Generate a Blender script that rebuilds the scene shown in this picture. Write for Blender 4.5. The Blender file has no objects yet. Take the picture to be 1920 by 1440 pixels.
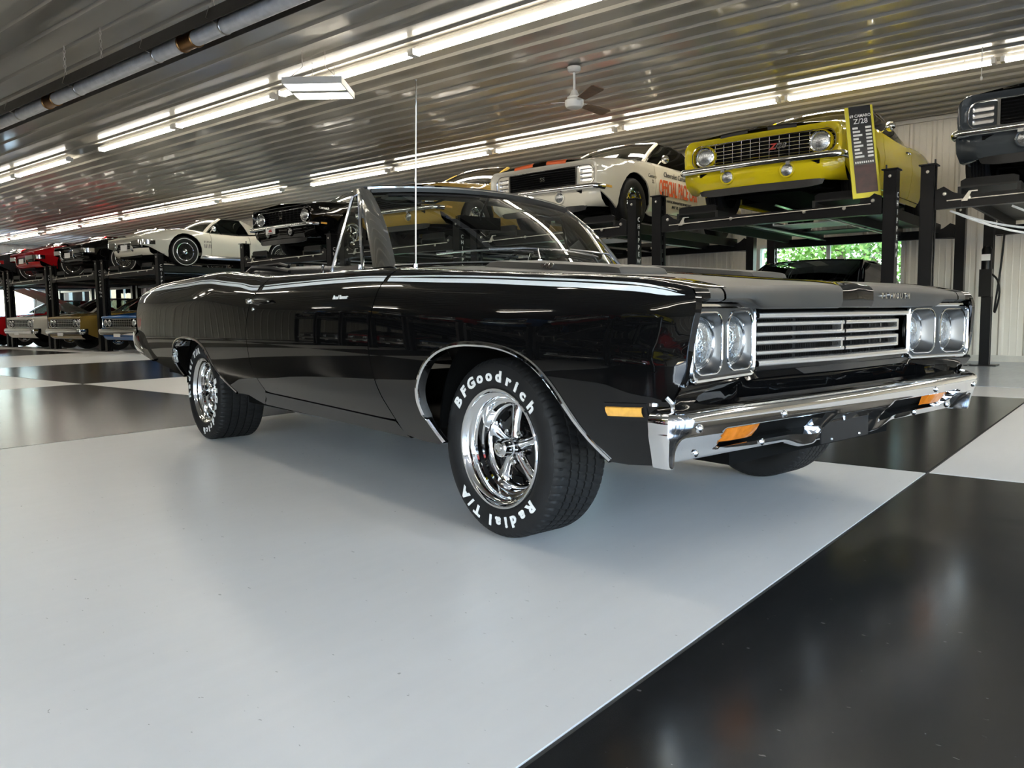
import bpy, bmesh, math, random
from mathutils import Vector, Matrix

random.seed(7)
SC = bpy.context.scene
COL = SC.collection
PI = math.pi
def R(d): return math.radians(d)

# ------------------------------------------------------------------ camera
CAM_POS = (1.549, -2.865, 0.763)
CAM_YAW, CAM_PITCH, CAM_ROLL = R(129.1008), R(-5.0828), R(-0.7364)
FOCAL_PX = 1488.83
def make_camera():
    cy, sy = math.cos(CAM_YAW), math.sin(CAM_YAW); cp, sp = math.cos(CAM_PITCH), math.sin(CAM_PITCH)
    fwd = Vector((cy*cp, sy*cp, sp)); right = Vector((sy, -cy, 0)); up = right.cross(fwd)
    cr, sr = math.cos(CAM_ROLL), math.sin(CAM_ROLL)
    r2 = right*cr + up*sr; u2 = up*cr - right*sr
    cd = bpy.data.cameras.new('camera'); cd.sensor_width = 36; cd.lens = FOCAL_PX/1920*36
    cd.clip_start = 0.05; cd.clip_end = 300
    o = bpy.data.objects.new('camera', cd); COL.objects.link(o)
    m = Matrix((r2, u2, -fwd)).transposed().to_4x4(); m.translation = CAM_POS
    o.matrix_world = m; SC.camera = o
make_camera()

# ------------------------------------------------------------------ world, exposure
SC.view_settings.view_transform = 'Standard'; SC.view_settings.look = 'None'
SC.view_settings.gamma = 1; SC.view_settings.use_curve_mapping = False
SC.view_settings.exposure = EXPO = 0.6
TUBE_STRENGTH = 16.0
def make_world():
    w = bpy.data.worlds.new('sky'); SC.world = w; w.use_nodes = True
    nt = w.node_tree; bg = nt.nodes['Background']
    sky = nt.nodes.new('ShaderNodeTexSky'); sky.sky_type = 'NISHITA'; sky.sun_disc = False
    sky.sun_elevation = R(48); sky.sun_rotation = R(200); sky.dust_density = 1.5
    nt.links.new(sky.outputs[0], bg.inputs[0]); bg.inputs[1].default_value = 1.75
make_world()
# the sun stands outside over the +X side of the building; the roof keeps it out of the hall
sd = bpy.data.lights.new('sun', 'SUN'); sd.energy = 1.2; sd.angle = R(0.6); sd.color = (1, .95, .86)
so = bpy.data.objects.new('sun', sd); COL.objects.link(so); so.rotation_euler = (R(-42), R(18), 0)

# ------------------------------------------------------------------ materials
MATS = {}
def mat(name, col, rough=.5, metal=0., coat=0., spec=.5, noise=0., nscale=8., rvar=0., emit=None, bump=0., bscale=60., coatr=.03):
    if name in MATS: return MATS[name]
    m = bpy.data.materials.new(name); m.use_nodes = True
    nt = m.node_tree; b = nt.nodes['Principled BSDF']
    b.inputs['Base Color'].default_value = (*col, 1); b.inputs['Roughness'].default_value = rough
    b.inputs['Metallic'].default_value = metal; b.inputs['Coat Weight'].default_value = coat
    b.inputs['Coat Roughness'].default_value = coatr; b.inputs['Specular IOR Level'].default_value = spec
    if emit:
        b.inputs['Emission Color'].default_value = (*emit[0], 1); b.inputs['Emission Strength'].default_value = emit[1]
    if noise or rvar or bump:
        tc = nt.nodes.new('ShaderNodeTexCoord')
        n = nt.nodes.new('ShaderNodeTexNoise'); n.inputs['Scale'].default_value = nscale; n.inputs['Detail'].default_value = 6
        nt.links.new(tc.outputs['Object'], n.inputs['Vector'])
        if noise:
            r = nt.nodes.new('ShaderNodeMapRange'); r.inputs['From Min'].default_value = .3; r.inputs['From Max'].default_value = .7
            r.inputs['To Min'].default_value = 1-noise; r.inputs['To Max'].default_value = 1+noise
            nt.links.new(n.outputs['Fac'], r.inputs['Value'])
            mx = nt.nodes.new('ShaderNodeMix'); mx.data_type = 'RGBA'; mx.blend_type = 'MULTIPLY'; mx.inputs[0].default_value = 1
            mx.inputs[6].default_value = (*col, 1); nt.links.new(r.outputs[0], mx.inputs[7])
            nt.links.new(mx.outputs[2], b.inputs['Base Color'])
        if rvar:
            r2 = nt.nodes.new('ShaderNodeMapRange'); r2.inputs['From Min'].default_value = .3; r2.inputs['From Max'].default_value = .7
            r2.inputs['To Min'].default_value = max(0, rough-rvar); r2.inputs['To Max'].default_value = rough+rvar
            nt.links.new(n.outputs['Fac'], r2.inputs['Value']); nt.links.new(r2.outputs[0], b.inputs['Roughness'])
        if bump:
            n2 = nt.nodes.new('ShaderNodeTexNoise'); n2.inputs['Scale'].default_value = bscale
            nt.links.new(tc.outputs['Object'], n2.inputs['Vector'])
            bp = nt.nodes.new('ShaderNodeBump'); bp.inputs['Strength'].default_value = bump; bp.inputs['Distance'].default_value = .01
            nt.links.new(n2.outputs['Fac'], bp.inputs['Height']); nt.links.new(bp.outputs[0], b.inputs['Normal'])
    MATS[name] = m; return m

def glass_mat(name, tint, ior=1.5, rough=0.0, grey=0.0):
    m = bpy.data.materials.new(name); m.use_nodes = True; nt = m.node_tree
    for n in list(nt.nodes):
        if n.type != 'OUTPUT_MATERIAL': nt.nodes.remove(n)
    out = [n for n in nt.nodes if n.type == 'OUTPUT_MATERIAL'][0]
    tr = nt.nodes.new('ShaderNodeBsdfTransparent'); tr.inputs[0].default_value = (*tint, 1)
    gl = nt.nodes.new('ShaderNodeBsdfGlossy'); gl.inputs['Roughness'].default_value = rough; gl.inputs[0].default_value = (1, 1, 1, 1)
    fr = nt.nodes.new('ShaderNodeFresnel'); fr.inputs[0].default_value = ior
    mx = nt.nodes.new('ShaderNodeMixShader')
    nt.links.new(fr.outputs[0], mx.inputs[0]); nt.links.new(tr.outputs[0], mx.inputs[1]); nt.links.new(gl.outputs[0], mx.inputs[2])
    nt.links.new(mx.outputs[0], out.inputs[0]); MATS[name] = m; return m

def floor_mat(name, col, rough, stain, streak):
    """glossy painted concrete with blotches, fine chips and roller streaks"""
    m = bpy.data.materials.new(name); m.use_nodes = True; nt = m.node_tree; b = nt.nodes['Principled BSDF']
    L = nt.links
    tc = nt.nodes.new('ShaderNodeTexCoord')
    n1 = nt.nodes.new('ShaderNodeTexNoise'); n1.inputs['Scale'].default_value = 1.1; n1.inputs['Detail'].default_value = 8; n1.inputs['Roughness'].default_value = .62
    mp = nt.nodes.new('ShaderNodeMapping'); mp.inputs['Scale'].default_value = (9, 1.2, 1); mp.inputs['Rotation'].default_value = (0, 0, .25)
    n2 = nt.nodes.new('ShaderNodeTexNoise'); n2.inputs['Scale'].default_value = 2.2; n2.inputs['Detail'].default_value = 4
    n3 = nt.nodes.new('ShaderNodeTexNoise'); n3.inputs['Scale'].default_value = 9; n3.inputs['Detail'].default_value = 9; n3.inputs['Roughness'].default_value = .7
    L.new(tc.outputs['Object'], n1.inputs['Vector']); L.new(tc.outputs['Object'], mp.inputs['Vector']); L.new(mp.outputs[0], n2.inputs['Vector'])
    mp3 = nt.nodes.new('ShaderNodeMapping'); mp3.inputs['Scale'].default_value = (1, 2.4, 1); mp3.inputs['Rotation'].default_value = (0, 0, .6)
    L.new(tc.outputs['Object'], mp3.inputs['Vector']); L.new(mp3.outputs[0], n3.inputs['Vector'])
    def mr(src, a, bb, c, d):
        r = nt.nodes.new('ShaderNodeMapRange'); r.inputs[1].default_value = a; r.inputs[2].default_value = bb; r.inputs[3].default_value = c; r.inputs[4].default_value = d
        L.new(src, r.inputs[0]); return r.outputs[0]
    def mul(a, bb):
        k = nt.nodes.new('ShaderNodeMath'); k.operation = 'MULTIPLY'; L.new(a, k.inputs[0]); L.new(bb, k.inputs[1]); return k.outputs[0]
    f = mul(mr(n1.outputs['Fac'], .15, .85, 1-stain, 1+stain*.4), mr(n2.outputs['Fac'], .3, .7, 1-streak, 1+streak))
    mx = nt.nodes.new('ShaderNodeMix'); mx.data_type = 'RGBA'; mx.blend_type = 'MULTIPLY'; mx.inputs[0].default_value = 1
    mx.inputs[6].default_value = (*col, 1); L.new(f, mx.inputs[7])
    n4 = nt.nodes.new('ShaderNodeTexNoise'); n4.inputs['Scale'].default_value = 30; n4.inputs['Detail'].default_value = 2
    L.new(mp3.outputs[0], n4.inputs['Vector'])
    mxm = nt.nodes.new('ShaderNodeMath'); mxm.operation = 'MAXIMUM'; L.new(mr(n3.outputs['Fac'], .93, .95, 0, .5), mxm.inputs[0]); L.new(mr(n4.outputs['Fac'], .738, .75, 0, .6), mxm.inputs[1]); chips = mxm.outputs[0]
    m2 = nt.nodes.new('ShaderNodeMix'); m2.data_type = 'RGBA'; L.new(chips, m2.inputs[0]); L.new(mx.outputs[2], m2.inputs[6]); m2.inputs[7].default_value = (.24, .23, .21, 1)
    L.new(m2.outputs[2], b.inputs['Base Color'])
    L.new(mr(n1.outputs['Fac'], .1, .9, rough*.9, rough*1.1), b.inputs['Roughness'])
    nb = nt.nodes.new('ShaderNodeTexNoise'); nb.inputs['Scale'].default_value = 3.5; nb.inputs['Detail'].default_value = 3
    L.new(tc.outputs['Object'], nb.inputs['Vector'])
    bp = nt.nodes.new('ShaderNodeBump'); bp.inputs['Strength'].default_value = .12; bp.inputs['Distance'].default_value = .01
    L.new(nb.outputs['Fac'], bp.inputs['Height']); L.new(bp.outputs[0], b.inputs['Normal'])
    MATS[name] = m; return m

mat('paint_black', (.003, .003, .0032), .3, coat=1., spec=0., coatr=.015)
mat('paint_matte', (.014, .0138, .013), .36, spec=.9, noise=.08, nscale=30)
mat('chrome', (.82, .83, .84), .045, metal=1.)
mat('chrome_dull', (.62, .62, .63), .22, metal=1., rvar=.05)
mat('aluminium', (.55, .56, .57), .3, metal=1., noise=.06, nscale=20)
mat('rubber', (.010, .010, .0105), .6, spec=.3, noise=.15, nscale=14, bump=.06, bscale=90)
mat('rubber_side', (.02, .02, .021), .42, noise=.12, nscale=10)
mat('letter_white', (.8, .8, .79), .5, noise=.04, nscale=40)
mat('stripe_white', (.72, .77, .82), .25, coat=.6)
mat('dark_plastic', (.010, .010, .011), .4, spec=.3, noise=.1, nscale=20)
mat('void', (.003, .003, .003), .8, spec=.1, noise=.1)
mat('vinyl_black', (.012, .012, .013), .42, spec=.3, noise=.1, nscale=25, bump=.1, bscale=150)
mat('vinyl_tan', (.19, .18, .16), .5, noise=.1, nscale=25)
mat('amber', (.75, .22, .02), .12, coat=.7, noise=.15, nscale=60)
mat('amber_pale', (.8, .42, .08), .15, coat=.6, noise=.15, nscale=60)
mat('lamp_lens', (.36, .38, .40), .12, metal=.8, coat=1., noise=.25, nscale=60, bump=.3, bscale=110)
mat('bezel_grey', (.05, .052, .055), .35, metal=.6)
mat('cup_silver', (.20, .20, .20), .38, metal=1.)
mat('grille_silver', (.78, .79, .80), .25, metal=1.)
mat('red_lens', (.35, .01, .01), .15, coat=.7, noise=.1, nscale=40)
mat('steel_black', (.006, .006, .007), .3, spec=.22, noise=.1, nscale=15)
mat('zinc', (.6, .58, .54), .3, metal=1., noise=.1, nscale=40)
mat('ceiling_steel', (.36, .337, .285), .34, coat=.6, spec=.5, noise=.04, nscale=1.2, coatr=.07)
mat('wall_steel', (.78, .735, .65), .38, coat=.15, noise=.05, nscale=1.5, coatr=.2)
mat('trim_steel', (.60, .57, .51), .35, noise=.05)
mat('fixture_white', (.75, .74, .70), .35, noise=.03)
mat('tube_glow', (1, 1, 1), .4, emit=((1.0, .93, .80), TUBE_STRENGTH))
mat('panel_glow', (1, 1, 1), .4, emit=((1.0, .95, .86), TUBE_STRENGTH*.8))
mat('galvanised', (.78, .79, .80), .4, metal=0., noise=.12, nscale=14, rvar=.08)
mat('copper_band', (.30, .16, .06), .3, metal=1., noise=.15)
mat('fan_blade', (.13, .07, .035), .45, noise=.25, nscale=25)
mat('heater_shield', (.06, .055, .05), .4, metal=.6, noise=.15)
mat('lift_grey', (.014, .0145, .014), .45, spec=.25, noise=.12, nscale=10)
mat('grass', (.10, .20, .04), .9, noise=.3, nscale=3)
mat('asphalt', (.2, .2, .2), .9, noise=.2, nscale=6)
mat('bark', (.10, .07, .045), .9, noise=.3, nscale=12)
mat('leaf_a', (.06, .17, .02), .5, noise=.35, nscale=2.5)
mat('leaf_b', (.13, .25, .03), .5, noise=.3, nscale=2.5)
mat('sign_yellow', (.62, .55, .03), .4)
mat('sign_black', (.015, .015, .016), .25, noise=.05)
mat('print_white', (.7, .7, .68), .5)
mat('print_red', (.4, .03, .02), .5)
mat('print_orange', (.75, .12, .02), .45, noise=.05)
mat('print_dark', (.03, .03, .03), .5)
mat('plate_white', (.75, .75, .74), .4, noise=.04)
mat('concrete_base', (.05, .05, .05), .7, noise=.15)
glass_mat('glass_clear', (.72, .80, .76))
glass_mat('glass_cabin_shade', (.20, .24, .22), 1.3)  # dark tint puts the shade of the roofed-in cabin into the glass
glass_mat('glass_far', (.42, .48, .45), 1.28)  # windshield tint darkened to stand in for the dim cabin behind it
glass_mat('glass_window', (.92, .95, .94), 1.35)
floor_mat('floor_white', (.84, .832, .812), .325, .07, .012)
floor_mat('floor_black', (.020, .0205, .021), .21, .25, .12)
floor_mat('floor_pale', (.62, .67, .72), .22, .07, .03)

def paint(name, col, rough=.4): return mat('paint_'+name, col, rough, coat=1., spec=0., noise=.02, nscale=3, coatr=.02)

# ------------------------------------------------------------------ mesh helpers
class MB:
    def __init__(s): s.v = []; s.f = []; s.mi = []; s.k = 0
    def vert(s, p): s.v.append(tuple(p)); return len(s.v)-1
    def face(s, idx): s.f.append(tuple(idx)); s.mi.append(s.k)
    def box(s, a, b, M=None):
        x0, y0, z0 = a; x1, y1, z1 = b
        P = [(x0,y0,z0),(x1,y0,z0),(x1,y1,z0),(x0,y1,z0),(x0,y0,z1),(x1,y0,z1),(x1,y1,z1),(x0,y1,z1)]
        if M: P = [M @ Vector(p) for p in P]
        i = [s.vert(p) for p in P]
        for q in ((0,3,2,1),(4,5,6,7),(0,1,5,4),(1,2,6,5),(2,3,7,6),(3,0,4,7)): s.face([i[k] for k in q])
        return s
    def grid(s, rows, cu=False, cv=False, flip=False):
        n, m = len(rows), len(rows[0]); base = len(s.v)
        for r in rows:
            for p in r: s.vert(p)
        for a in range(n if cu else n-1):
            for b in range(m if cv else m-1):
                a2, b2 = (a+1) % n, (b+1) % m
                q = [base+a*m+b, base+a2*m+b, base+a2*m+b2, base+a*m+b2]
                s.face(q[::-1] if flip else q)
        return s
    def poly(s, pts, flip=False):
        i = [s.vert(p) for p in pts]; s.face(i[::-1] if flip else i); return s
    def tube(s, path, r, n=8, closed=False, cap=True, up=None):
        path = [Vector(p) for p in path]; N = len(path); rows = []
        rr = r if isinstance(r, (list, tuple)) else [r]*N
        prev = None
        for i in range(N):
            if closed: t = path[(i+1) % N]-path[i-1]
            else: t = path[min(i+1, N-1)]-path[max(i-1, 0)]
            t.normalize()
            if prev is None:
                a = Vector(up) if up else (Vector((0,0,1)) if abs(t.z) < .9 else Vector((1,0,0)))
            else: a = prev
            a = (a - t*a.dot(t)).normalized(); prev = a; b = t.cross(a)
            rows.append([path[i] + (a*math.cos(2*PI*k/n+PI/n)+b*math.sin(2*PI*k/n+PI/n))*rr[i] for k in range(n)])
        base = len(s.v); s.grid(rows, cu=closed, cv=True)
        if cap and not closed:
            s.face([base+k for k in range(n)]); s.face([base+(N-1)*n+k for k in range(n)][::-1])
        return s
    def sweep(s, path, sect, closed=False, up=(0,0,1), cap=True):
        """sect: list of (a, b): a along side = t x up, b along up"""
        path = [Vector(p) for p in path]; N = len(path); rows = []; U = Vector(up)
        for i in range(N):
            t = (path[(i+1) % N]-path[i-1]) if closed else path[min(i+1, N-1)]-path[max(i-1, 0)]
            t.normalize(); sd = t.cross(U).normalized(); u2 = sd.cross(t)
            rows.append([path[i]+sd*a+u2*b for a, b in sect])
        base = len(s.v); m = len(sect); s.grid(rows, cu=closed, cv=True)
        if cap and not closed:
            s.face([base+k for k in range(m)]); s.face([base+(N-1)*m+k for k in range(m)][::-1])
        return s
    def lathe(s, prof, c=(0,0,0), axis='y', n=24, a0=0., a1=2*PI):
        """prof: (radius, height along axis)"""
        full = abs(a1-a0-2*PI) < 1e-6; rows = []
        for k in range(n if full else n+1):
            a = a0+(a1-a0)*k/n; ca, sa = math.cos(a), math.sin(a); row = []
            for r, h in prof:
                if axis == 'y': p = (c[0]+r*ca, c[1]+h, c[2]+r*sa)
                elif axis == 'x': p = (c[0]+h, c[1]+r*ca, c[2]+r*sa)
                else: p = (c[0]+r*ca, c[1]+r*sa, c[2]+h)
                row.append(p)
            rows.append(row)
        s.grid(rows, cu=full); return s
    def prism(s, pts, d, flip=False):
        """pts: 3D polygon, d: extrusion vector"""
        d = Vector(d); a = [s.vert(p) for p in pts]; b = [s.vert(Vector(p)+d) for p in pts]; n = len(a)
        s.face(a[::-1]); s.face(b)
        for k in range(n): s.face((a[k], a[(k+1) % n], b[(k+1) % n], b[k]))
        return s
    def mirror_y(s):
        n = len(s.v); fs = list(s.f); ms = list(s.mi)
        s.v += [(p[0], -p[1], p[2]) for p in s.v[:n]]
        for q, m in zip(fs, ms): s.f.append(tuple(i+n for i in q[::-1])); s.mi.append(m)
        return s
    def mesh(s, name, mats, smooth=True, ang=32, merge=0.0):
        me = bpy.data.meshes.new(name); me.from_pydata([tuple(p) for p in s.v], [], s.f)
        bm = bmesh.new(); bm.from_mesh(me)
        if merge: bmesh.ops.remove_doubles(bm, verts=bm.verts, dist=merge)
        bmesh.ops.recalc_face_normals(bm, faces=bm.faces); bm.to_mesh(me); bm.free()
        if not isinstance(mats, (list, tuple)): mats = [mats]
        for m in mats: me.materials.append(MATS[m] if isinstance(m, str) else m)
        if len(mats) > 1 and len(me.polygons) == len(s.mi): me.polygons.foreach_set('material_index', s.mi)
        if smooth:
            me.shade_smooth()
            try: me.set_sharp_from_angle(angle=R(ang))
            except Exception: pass
        me.update(); return me
    def build(s, name, mats, parent=None, smooth=True, ang=32, merge=0.0, loc=None):
        return link(name, s.mesh(name, mats, smooth, ang, merge), parent, loc)

def link(name, me, parent=None, loc=None):
    o = bpy.data.objects.new(name, me); COL.objects.link(o)
    if parent: o.parent = parent
    if loc: o.location = loc
    return o
def tag(o, label, cat, group=None):
    o['label'] = label; o['category'] = cat
    if group: o['group'] = group
    return o
def thing(name, label, cat, loc=(0,0,0), rz=0., group=None):
    o = bpy.data.objects.new(name, None); COL.objects.link(o); o.empty_display_size = .2
    o.location = loc; o.rotation_euler = (0, 0, rz)
    return tag(o, label, cat, group)
def struct(o): o['kind'] = 'structure'; return o
def copy_tree(o, parent=None, swap=None):
    c = o.copy(); COL.objects.link(c); c.parent = parent
    if swap and c.type == 'MESH':
        for i, sl in enumerate(c.material_slots):
            if sl.material and sl.material.name in swap:
                new = swap[sl.material.name]; sl.link = 'OBJECT'; sl.material = MATS[new]
    for ch in o.children: copy_tree(ch, c, swap)
    return c

def curve(pts):
    """monotone-ish cubic interpolation through (x, y) points, sorted by x"""
    P = sorted(pts); X = [p[0] for p in P]; Y = [p[1] for p in P]; n = len(P)
    d = [(Y[i+1]-Y[i])/(X[i+1]-X[i]) for i in range(n-1)]
    m = [d[0]]+[0 if d[i-1]*d[i] <= 0 else 2*d[i-1]*d[i]/(d[i-1]+d[i]) for i in range(1, n-1)]+[d[-1]]
    def f(x):
        if x <= X[0]: return Y[0]+m[0]*(x-X[0])
        if x >= X[-1]: return Y[-1]+m[-1]*(x-X[-1])
        lo = 0
        while X[lo+1] < x: lo += 1
        h = X[lo+1]-X[lo]; t = (x-X[lo])/h
        return ((2*t**3-3*t*t+1)*Y[lo]+(t**3-2*t*t+t)*h*m[lo]+(-2*t**3+3*t*t)*Y[lo+1]+(t**3-t*t)*h*m[lo+1])
    return f
def lerp(a, b, t): return a+(b-a)*t
def sstep(a, b, x):
    t = min(1, max(0, (x-a)/(b-a))); return t*t*(3-2*t)
def frange(a, b, n): return [a+(b-a)*i/(n-1) for i in range(n)]

def panel(poly, f, du, dv, mats, name, parent=None, flange=None, mirror=False, ang=30, build=True, hole=None, cu=None, cv=None):
    """flat polygon (u, v), cut into a fine lattice, mapped to 3D with f(u, v); edges folded in along the vector function flange"""
    bm = bmesh.new()
    vs = [bm.verts.new((u, v, 0)) for u, v in poly]; bm.faces.new(vs)
    us = [p[0] for p in poly]; ws = [p[1] for p in poly]
    def cuts(lo, hi, d):
        n = max(1, int(round((hi-lo)/d))); return [lo+(hi-lo)*i/n for i in range(1, n)]
    for c in (cu if cu else cuts(min(us), max(us), du)):
        bmesh.ops.bisect_plane(bm, geom=bm.verts[:]+bm.edges[:]+bm.faces[:], dist=1e-6, plane_co=(c, 0, 0), plane_no=(1, 0, 0))
    for c in (cv if cv else cuts(min(ws), max(ws), dv)):
        bmesh.ops.bisect_plane(bm, geom=bm.verts[:]+bm.edges[:]+bm.faces[:], dist=1e-6, plane_co=(0, c, 0), plane_no=(0, 1, 0))
    if hole:
        bmesh.ops.delete(bm, geom=[fc for fc in bm.faces if hole(*fc.calc_center_median()[:2])], context='FACES')
    bmesh.ops.remove_doubles(bm, verts=bm.verts, dist=2e-5)
    par = {}
    for v in bm.verts:
        par[v] = (v.co.x, v.co.y); v.co = Vector(f(v.co.x, v.co.y))
    if flange:
        be = [e for e in bm.edges if e.is_boundary]
        r = bmesh.ops.extrude_edge_only(bm, edges=be)
        for g in r['geom']:
            if isinstance(g, bmesh.types.BMVert): g.co += Vector(flange)
    bmesh.ops.recalc_face_normals(bm, faces=bm.faces)
    me = bpy.data.meshes.new(name); bm.to_mesh(me); bm.free()
    for m in (mats if isinstance(mats, (list, tuple)) else [mats]): me.materials.append(MATS[m] if isinstance(m, str) else m)
    me.shade_smooth(); me.set_sharp_from_angle(angle=R(ang))
    o = link(name, me, parent)
    if mirror:
        me2 = mirrored(me)
        o2 = link(name, me2, parent); return o, o2
    return o
def mirrored(me):
    m2 = me.copy(); bm = bmesh.new(); bm.from_mesh(m2)
    for v in bm.verts: v.co.y = -v.co.y
    bmesh.ops.reverse_faces(bm, faces=bm.faces); bm.to_mesh(m2); bm.free(); return m2
def mirror_obj(o, parent=None):
    c = link(o.name.split('.')[0], mirrored(o.data), parent or o.parent); return c

_fonts = {}
def text_mesh(txt, size, depth, m, bold=0., name='lettering', xs=1., shear=0., spacing=1.):
    """text laid out in the local x (right) / y (up) plane, centred, raised along +z"""
    cu = bpy.data.curves.new('t', 'FONT'); cu.body = txt; cu.size = size; cu.extrude = depth/2; cu.offset = bold
    cu.align_x = 'CENTER'; cu.align_y = 'CENTER'; cu.resolution_u = 3; cu.shear = shear; cu.space_character = spacing
    o = bpy.data.objects.new('t', cu); COL.objects.link(o)
    dg = bpy.context.evaluated_depsgraph_get(); me = bpy.data.meshes.new_from_object(o.evaluated_get(dg))
    bpy.data.objects.remove(o); bpy.data.curves.remove(cu)
    for v in me.vertices: v.co.x *= xs
    me.materials.clear(); me.materials.append(MATS[m]); me.name = name; return me
def place_mesh(me, o, xd, yd, parent=None, name='lettering'):
    xd = Vector(xd).normalized(); yd = Vector(yd); yd = (yd-xd*yd.dot(xd)).normalized(); zd = xd.cross(yd)
    M = Matrix((xd, yd, zd)).transposed().to_4x4(); M.translation = Vector(o)
    me.transform(M); return link(name, me, parent)
ORD = ['first','second','third','fourth','fifth','sixth','seventh','eighth','ninth','tenth','eleventh','twelfth','thirteenth','fourteenth','fifteenth','sixteenth']

# ================================================================== THE HALL
X0, X1 = -31.4, 9.0          # end walls
Y0, Y1 = -10.1, 10.1          # wall behind the viewer, wall behind the lifts
ZC = 3.52                    # ceiling
SQ, SU, SV = 4.4975, 0.7486, 1.1748

def make_floor():
    b = MB(); b.box((X0-.2, Y0-.2, -.25), (X1+.2, Y1+.2, -.004))
    fl = struct(b.build('floor', 'concrete_base', smooth=False))
    us = sorted([SU+SQ*k for k in range(-9, 4)]); us = [X0]+[u for u in us if X0+.3 < u < X1-.3]+[X1]
    vs = [Y0]+[SV+SQ*k for k in (-2, -1, 0)]+[4.958]
    for i in range(len(us)-1):
        k = round((us[i+1]-SU)/SQ) if us[i+1] < X1 else round((us[i]-SU)/SQ)+1
        for j in range(len(vs)-1):
            white = ((k + j) % 2) == 0
            q = MB(); g = .0065
            q.box((us[i]+g, vs[j]+g, -.004), (us[i+1]-g, vs[j+1]-g, 0))
            q.build('painted_square', 'floor_white' if white else 'floor_black', fl, smooth=False)
    q = MB(); q.box((X0, 4.962, -.004), (X1, 5.935, 0)); q.build('painted_band', 'floor_white', fl, smooth=False)
    for a, c in ((X0, -22.), (-22., -13.), (-13., -4.), (-4., X1)):
        q = MB(); q.box((a+.006, 5.962, -.004), (c-.006, Y1, 0)); q.build('painted_slab', 'floor_pale', fl, smooth=False)
    return fl
FLOOR = make_floor()

def rib_profile(w0, w1, pitch=.3048, h=.025, off=0., minor=True):
    """points (across, depth) of ribbed sheet metal between w0 and w1"""
    pts = [(w0, 0)]; k0 = math.floor((w0-off)/pitch)-1
    for k in range(k0, k0+int((w1-w0)/pitch)+4):
        c = off+k*pitch
        for d, z in ((-.038, 0), (-.017, h), (.017, h), (.038, 0))+(((.098, 0), (.104, .003), (.110, .003), (.116, 0), (.188, 0), (.194, .003), (.200, .003), (.206, 0)) if minor else ()):
            if w0+.002 < c+d < w1-.002: pts.append((c+d, z))
    pts.append((w1, 0)); return pts

def make_ceiling():
    b = MB(); b.box((X0-.2, Y0-.2, ZC+.03), (X1+.2, Y1+.2, ZC+.12))
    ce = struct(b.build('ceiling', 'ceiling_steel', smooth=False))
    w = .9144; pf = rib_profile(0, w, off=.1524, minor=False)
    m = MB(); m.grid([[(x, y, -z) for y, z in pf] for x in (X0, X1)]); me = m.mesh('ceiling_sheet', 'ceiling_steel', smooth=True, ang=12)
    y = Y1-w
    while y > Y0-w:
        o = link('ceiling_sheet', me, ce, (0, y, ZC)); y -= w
    return ce
CEIL = make_ceiling()

def wall_sheets(parent, axis, pos, lo, hi, holes, facing, matn='wall_steel', z1=None):
    """vertical ribbed sheets, cut round the openings (a0, a1, z0, z1)"""
    w = .9144; a = lo; z1 = z1 or ZC+.03; cache = {}
    while a < hi-.01:
        b = min(a+w, hi)
        cuts = sorted(set([a, b]+[h[i] for h in holes for i in (0, 1) if a+.01 < h[i] < b-.01]))
        for c, d in zip(cuts, cuts[1:]):
            mid = (c+d)/2; spans = [(0, z1)]
            for h in holes:
                if h[0] < mid < h[1]:
                    ns = []
                    for s0, s1 in spans:
                        if h[2] > s0+.02: ns.append((s0, h[2]))
                        if h[3] < s1-.02: ns.append((h[3], s1))
                    spans = ns
            for s0, s1 in spans:
                key = (round(c-a, 4), round(d-a, 4), round(s0, 3), round(s1, 3))
                if key not in cache:
                    pf = rib_profile(c-a, d-a, off=.1524)
                    m = MB()
                    if axis == 'x': m.grid([[(p, facing*q, z) for p, q in pf] for z in (s0, s1)])
                    else: m.grid([[(facing*q, p, z) for p, q in pf] for z in (s0, s1)])
                    cache[key] = m.mesh('wall_sheet', matn, smooth=True, ang=12)
                link('wall_sheet', cache[key], parent, (a, pos, 0) if axis == 'x' else (pos, a, 0))
        a = b

def wall_core(name, axis, pos, lo, hi, holes, thick):
    b = MB()
    cuts = sorted(set([lo, hi]+[h[i] for h in holes for i in (0, 1)]))
    for c, d in zip(cuts, cuts[1:]):
        mid = (c+d)/2; spans = [(0, ZC+.05)]
        for h in holes:
            if h[0] < mid < h[1]:
                ns = []
                for s0, s1 in spans:
                    if h[2] > s0: ns.append((s0, h[2]))
                    if h[3] < s1: ns.append((h[3], s1))
                spans = ns
        for s0, s1 in spans:
            p0, p1 = sorted((pos, pos+thick))
            if axis == 'x': b.box((c, p0, s0), (d, p1, s1))
            else: b.box((p0, c, s0), (p1, d, s1))
    return struct(b.build(name, 'wall_steel', smooth=False))

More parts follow.
